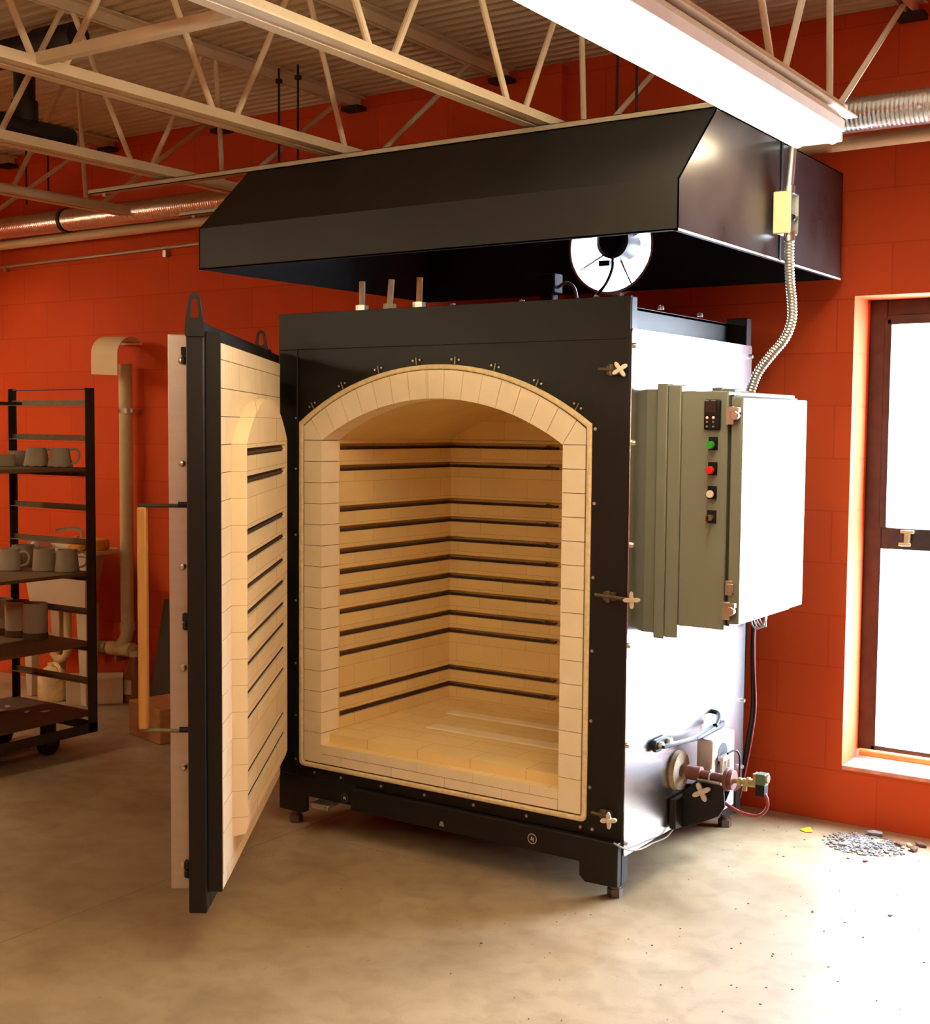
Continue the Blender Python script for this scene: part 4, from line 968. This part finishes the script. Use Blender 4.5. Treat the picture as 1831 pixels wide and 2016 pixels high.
b = B(); b.lathe([(.0375, -.012), (.041, -.012), (.041, .012), (.0375, .012)], (-3.685, 1.193, 1.604), (0, 0, 1), 20, True); b.box(-3.645, -3.625, 1.19, YW-.006, 1.594, 1.614); b.build('pipe_clamp', M_zinc, PV)
b = B(); b.lathe([(.036, -.008), (.039, -.008), (.039, .008), (.036, .008)], (-3.84, 1.193, .272), (1, 0, 0), 20, True); b.box(-3.78, -3.765, 1.18, YW-.006, .20, .245); b.build('pipe_clamp', M_zinc, PV)
# curved sheet draped over the pipe mouth
cv = B(); n = 18; P = []
for i in range(n+1):
    t_ = i/n
    if t_ < .45: y_, z_ = 1.00, 1.80+.11*(t_/.45)
    else:
        a = (t_-.45)/.55*PI*.78; y_, z_ = 1.10-.10*math.cos(a), 1.91+.10*math.sin(a)
    P.append((y_, z_))
for i in range(n):
    (ya, za), (yb_, zb) = P[i], P[i+1]
    cv.hexa([(-3.665, ya, za), (-3.455, ya, za-.008), (-3.455, yb_, zb-.008), (-3.665, yb_, zb)], [(-3.665, ya+.003, za), (-3.455, ya+.003, za-.008), (-3.455, yb_+.003, zb-.012), (-3.665, yb_+.003, zb-.004)])
bmesh.ops.remove_doubles(cv.bm, verts=cv.bm.verts[:], dist=1e-5)
cv.M = Matrix.Translation((-.13, .05, 0))
tag(cv.build('curved_sheet', M_cover), 'curved beige sheet hood capping the cream standpipe', 'pipe cover')
# things on the floor by the sink
JG = thing('jug', 'clay smeared cream plastic jug on the floor under the sink', 'jug', (-4.0, .93, 0))
b = B(); b.lathe([(0, 0), (.075, 0), (.08, .01), (.08, .13), (.06, .165), (.025, .19), (.025, .205), (0, .205)], (-4.0, .93, 0), n=20); b.build('body', M_jug, JG)
B().tube(smoothpath([(-3.975, .93, .20), (-3.93, .92, .19), (-3.905, .91, .15), (-3.93, .91, .11)]), .010).build('handle', M_jug, JG)
b = B(); bx = [(-3.815, .87), (-3.60, 1.08), (-3.72, 1.19), (-3.935, .98)]
inn_ = [(-3.812, .884), (-3.615, 1.08), (-3.72, 1.176), (-3.92, .98)]
BN = thing('plastic_bin', 'low translucent plastic bin on the floor beside the jug', 'bin', (-3.77, 1.03, 0))
b = B(); b.hexa([(x, y, 0) for x, y in bx], [(x, y, .006) for x, y in bx])
for k in range(4):
    a, c = bx[k], bx[(k+1) % 4]; ai_, c_ = inn_[k], inn_[(k+1) % 4]
    b.hexa([a+(0,), c+(0,), c_+(0,), ai_+(0,)], [(a[0]*1.0, a[1], .145), (c[0], c[1], .145), c_+(.145,), ai_+(.145,)])
b.build('bin_body', M_bin, BN)
B().box(-3.84, -3.70, .98, 1.06, .01, .09).build('bin_contents', mat('grey_blue_contents', (132, 120, 120), .7), BN, bevel=.01)
BT = thing('plastic_bottle', 'pinkish squeeze bottle with label by the wall behind the wooden block', 'bottle', (-3.60, 1.16, 0))
B().lathe([(0, 0), (.055, 0), (.058, .01), (.058, .14), (.05, .19), (.022, .23), (.02, .25)], (-3.60, 1.16, 0), n=22).build('body', M_bottle, BT)
B().lathe([(.02, .25), (.024, .25), (.024, .28), (.0, .285)], (-3.60, 1.16, 0), n=18).build('cap', M_white, BT)
b = B()
for k in range(6):
    a0, a1 = -PI/2-.6+1.2*k/6, -PI/2-.6+1.2*(k+1)/6
    b.hexa([(-3.60+.0585*math.cos(a0), 1.16+.0585*math.sin(a0), .05), (-3.60+.0585*math.cos(a1), 1.16+.0585*math.sin(a1), .05), (-3.60+.0585*math.cos(a1), 1.16+.0585*math.sin(a1), .13), (-3.60+.0585*math.cos(a0), 1.16+.0585*math.sin(a0), .13)],
           [(-3.60+.0592*math.cos(a0), 1.16+.0592*math.sin(a0), .05), (-3.60+.0592*math.cos(a1), 1.16+.0592*math.sin(a1), .05), (-3.60+.0592*math.cos(a1), 1.16+.0592*math.sin(a1), .13), (-3.60+.0592*math.cos(a0), 1.16+.0592*math.sin(a0), .13)])
b.build('paper_label', M_label, BT)
b = B(); b.box(-.155, .155, -.15, .15, 0, .172); b.M = Matrix.Translation((-2.86, .74, 0)) @ Matrix.Rotation(math.radians(-14), 4, 'Z')
tag(b.build('wooden_block', M_block, bevel=.006), 'brown clay stained wooden block on the floor behind the open kiln door', 'block')
b = B(); b.hexa([(-3.45, 1.13, .0), (-3.05, 1.13, 0), (-3.05, 1.15, 0), (-3.45, 1.15, 0)], [(-3.44, 1.236, .575), (-3.10, 1.236, .575), (-3.10, 1.256, .575), (-3.44, 1.256, .575)])
tag(b.build('grey_board', M_slate, bevel=.003), 'dark grey board leaning on the orange wall behind the kiln door', 'board')

# ------------------------------------------------------------------ sweepings on the floor at right
rb = B(); rg2 = random.Random(3)
for k in range(800):
    a = rg2.random()*2*PI; r = rg2.random()**.6
    x, y = .470+.125*r*math.cos(a)+.02*rg2.gauss(0, 1), 1.045+.125*r*math.sin(a)
    s = rg2.uniform(.003, .0085)*(1.25-.5*r)
    rb.rock((x, y, s*.4+max(0, (1-r))*.012*rg2.random()), s, (1.3, .9, .6), rg2)
tag(rb.build('gravel', M_stone, smooth=False), 'heap of grey swept grit on the floor below the window', 'grit', kind='stuff')
for k, (x, y, s, m_, L) in enumerate(((.47, 1.17, .028, M_stone, 'largest flat grey shard on top of the grit heap'), (.505, 1.10, .017, M_stonetan, 'small tan stone on the grit heap'),
        (.578, 1.115, .016, M_stonebrown, 'small brown stone at the right edge of the grit heap'), (.612, 1.125, .014, M_stonetan, 'pale tan stone just right of the grit heap'), (.648, 1.15, .018, M_stonebrown, 'dark brown stone farthest right of the grit heap'),
        (.640, 1.085, .022, M_stonebrown, 'long dark stone in front of the rightmost stone'), (.415, .985, .020, M_stone, 'grey shard at the front of the grit heap'), (.53, .86, .009, M_stonebrown, 'tiny reddish chip in front of the grit heap'),
        (.47, .86, .007, M_stone, 'tiny dark pebble left of the reddish chip'), (.752, .393, .008, M_stone, 'dark pebble on the bright open floor, right one'), (.538, .283, .006, M_stone, 'dark pebble on the bright open floor, left one'))):
    tag(B().rock((x, y, s*.4), s, (1.4, .8, .5), rg2).build('stone', m_, smooth=False), L, 'stone', 'stones around the swept grit')
lf = B(); lf.hexa([(.215, 1.075, .003), (.24, 1.060, .001), (.268, 1.072, .004), (.245, 1.098, .012)], [(.215, 1.076, .005), (.24, 1.061, .003), (.268, 1.073, .006), (.245, 1.099, .014)])
tag(lf.build('fallen_leaf', M_leaf), 'small bright yellow leaf on the floor left of the grit heap', 'leaf')
fd = B(); rg3 = random.Random(11)
for k in range(130):
    x, y = rg3.uniform(-.2, 1.0), rg3.uniform(-1.0, 1.2)
    if x < .05 and y > -.05 or (abs(x-.47) < .2 and abs(y-1.045) < .2): continue
    fd.rock((x, y, .001), rg3.uniform(.0012, .0032), (1.5, .8, .5), rg3)
for k in range(60):
    fd.rock((rg3.uniform(-1.4, -.2), rg3.uniform(-.6, .15), .001), rg3.uniform(.001, .0022), (1.3, .8, .5), rg3)
tag(fd.build('floor_grit', M_stonebrown, smooth=False), 'scattered crumbs and specks on the concrete floor', 'grit', kind='stuff')
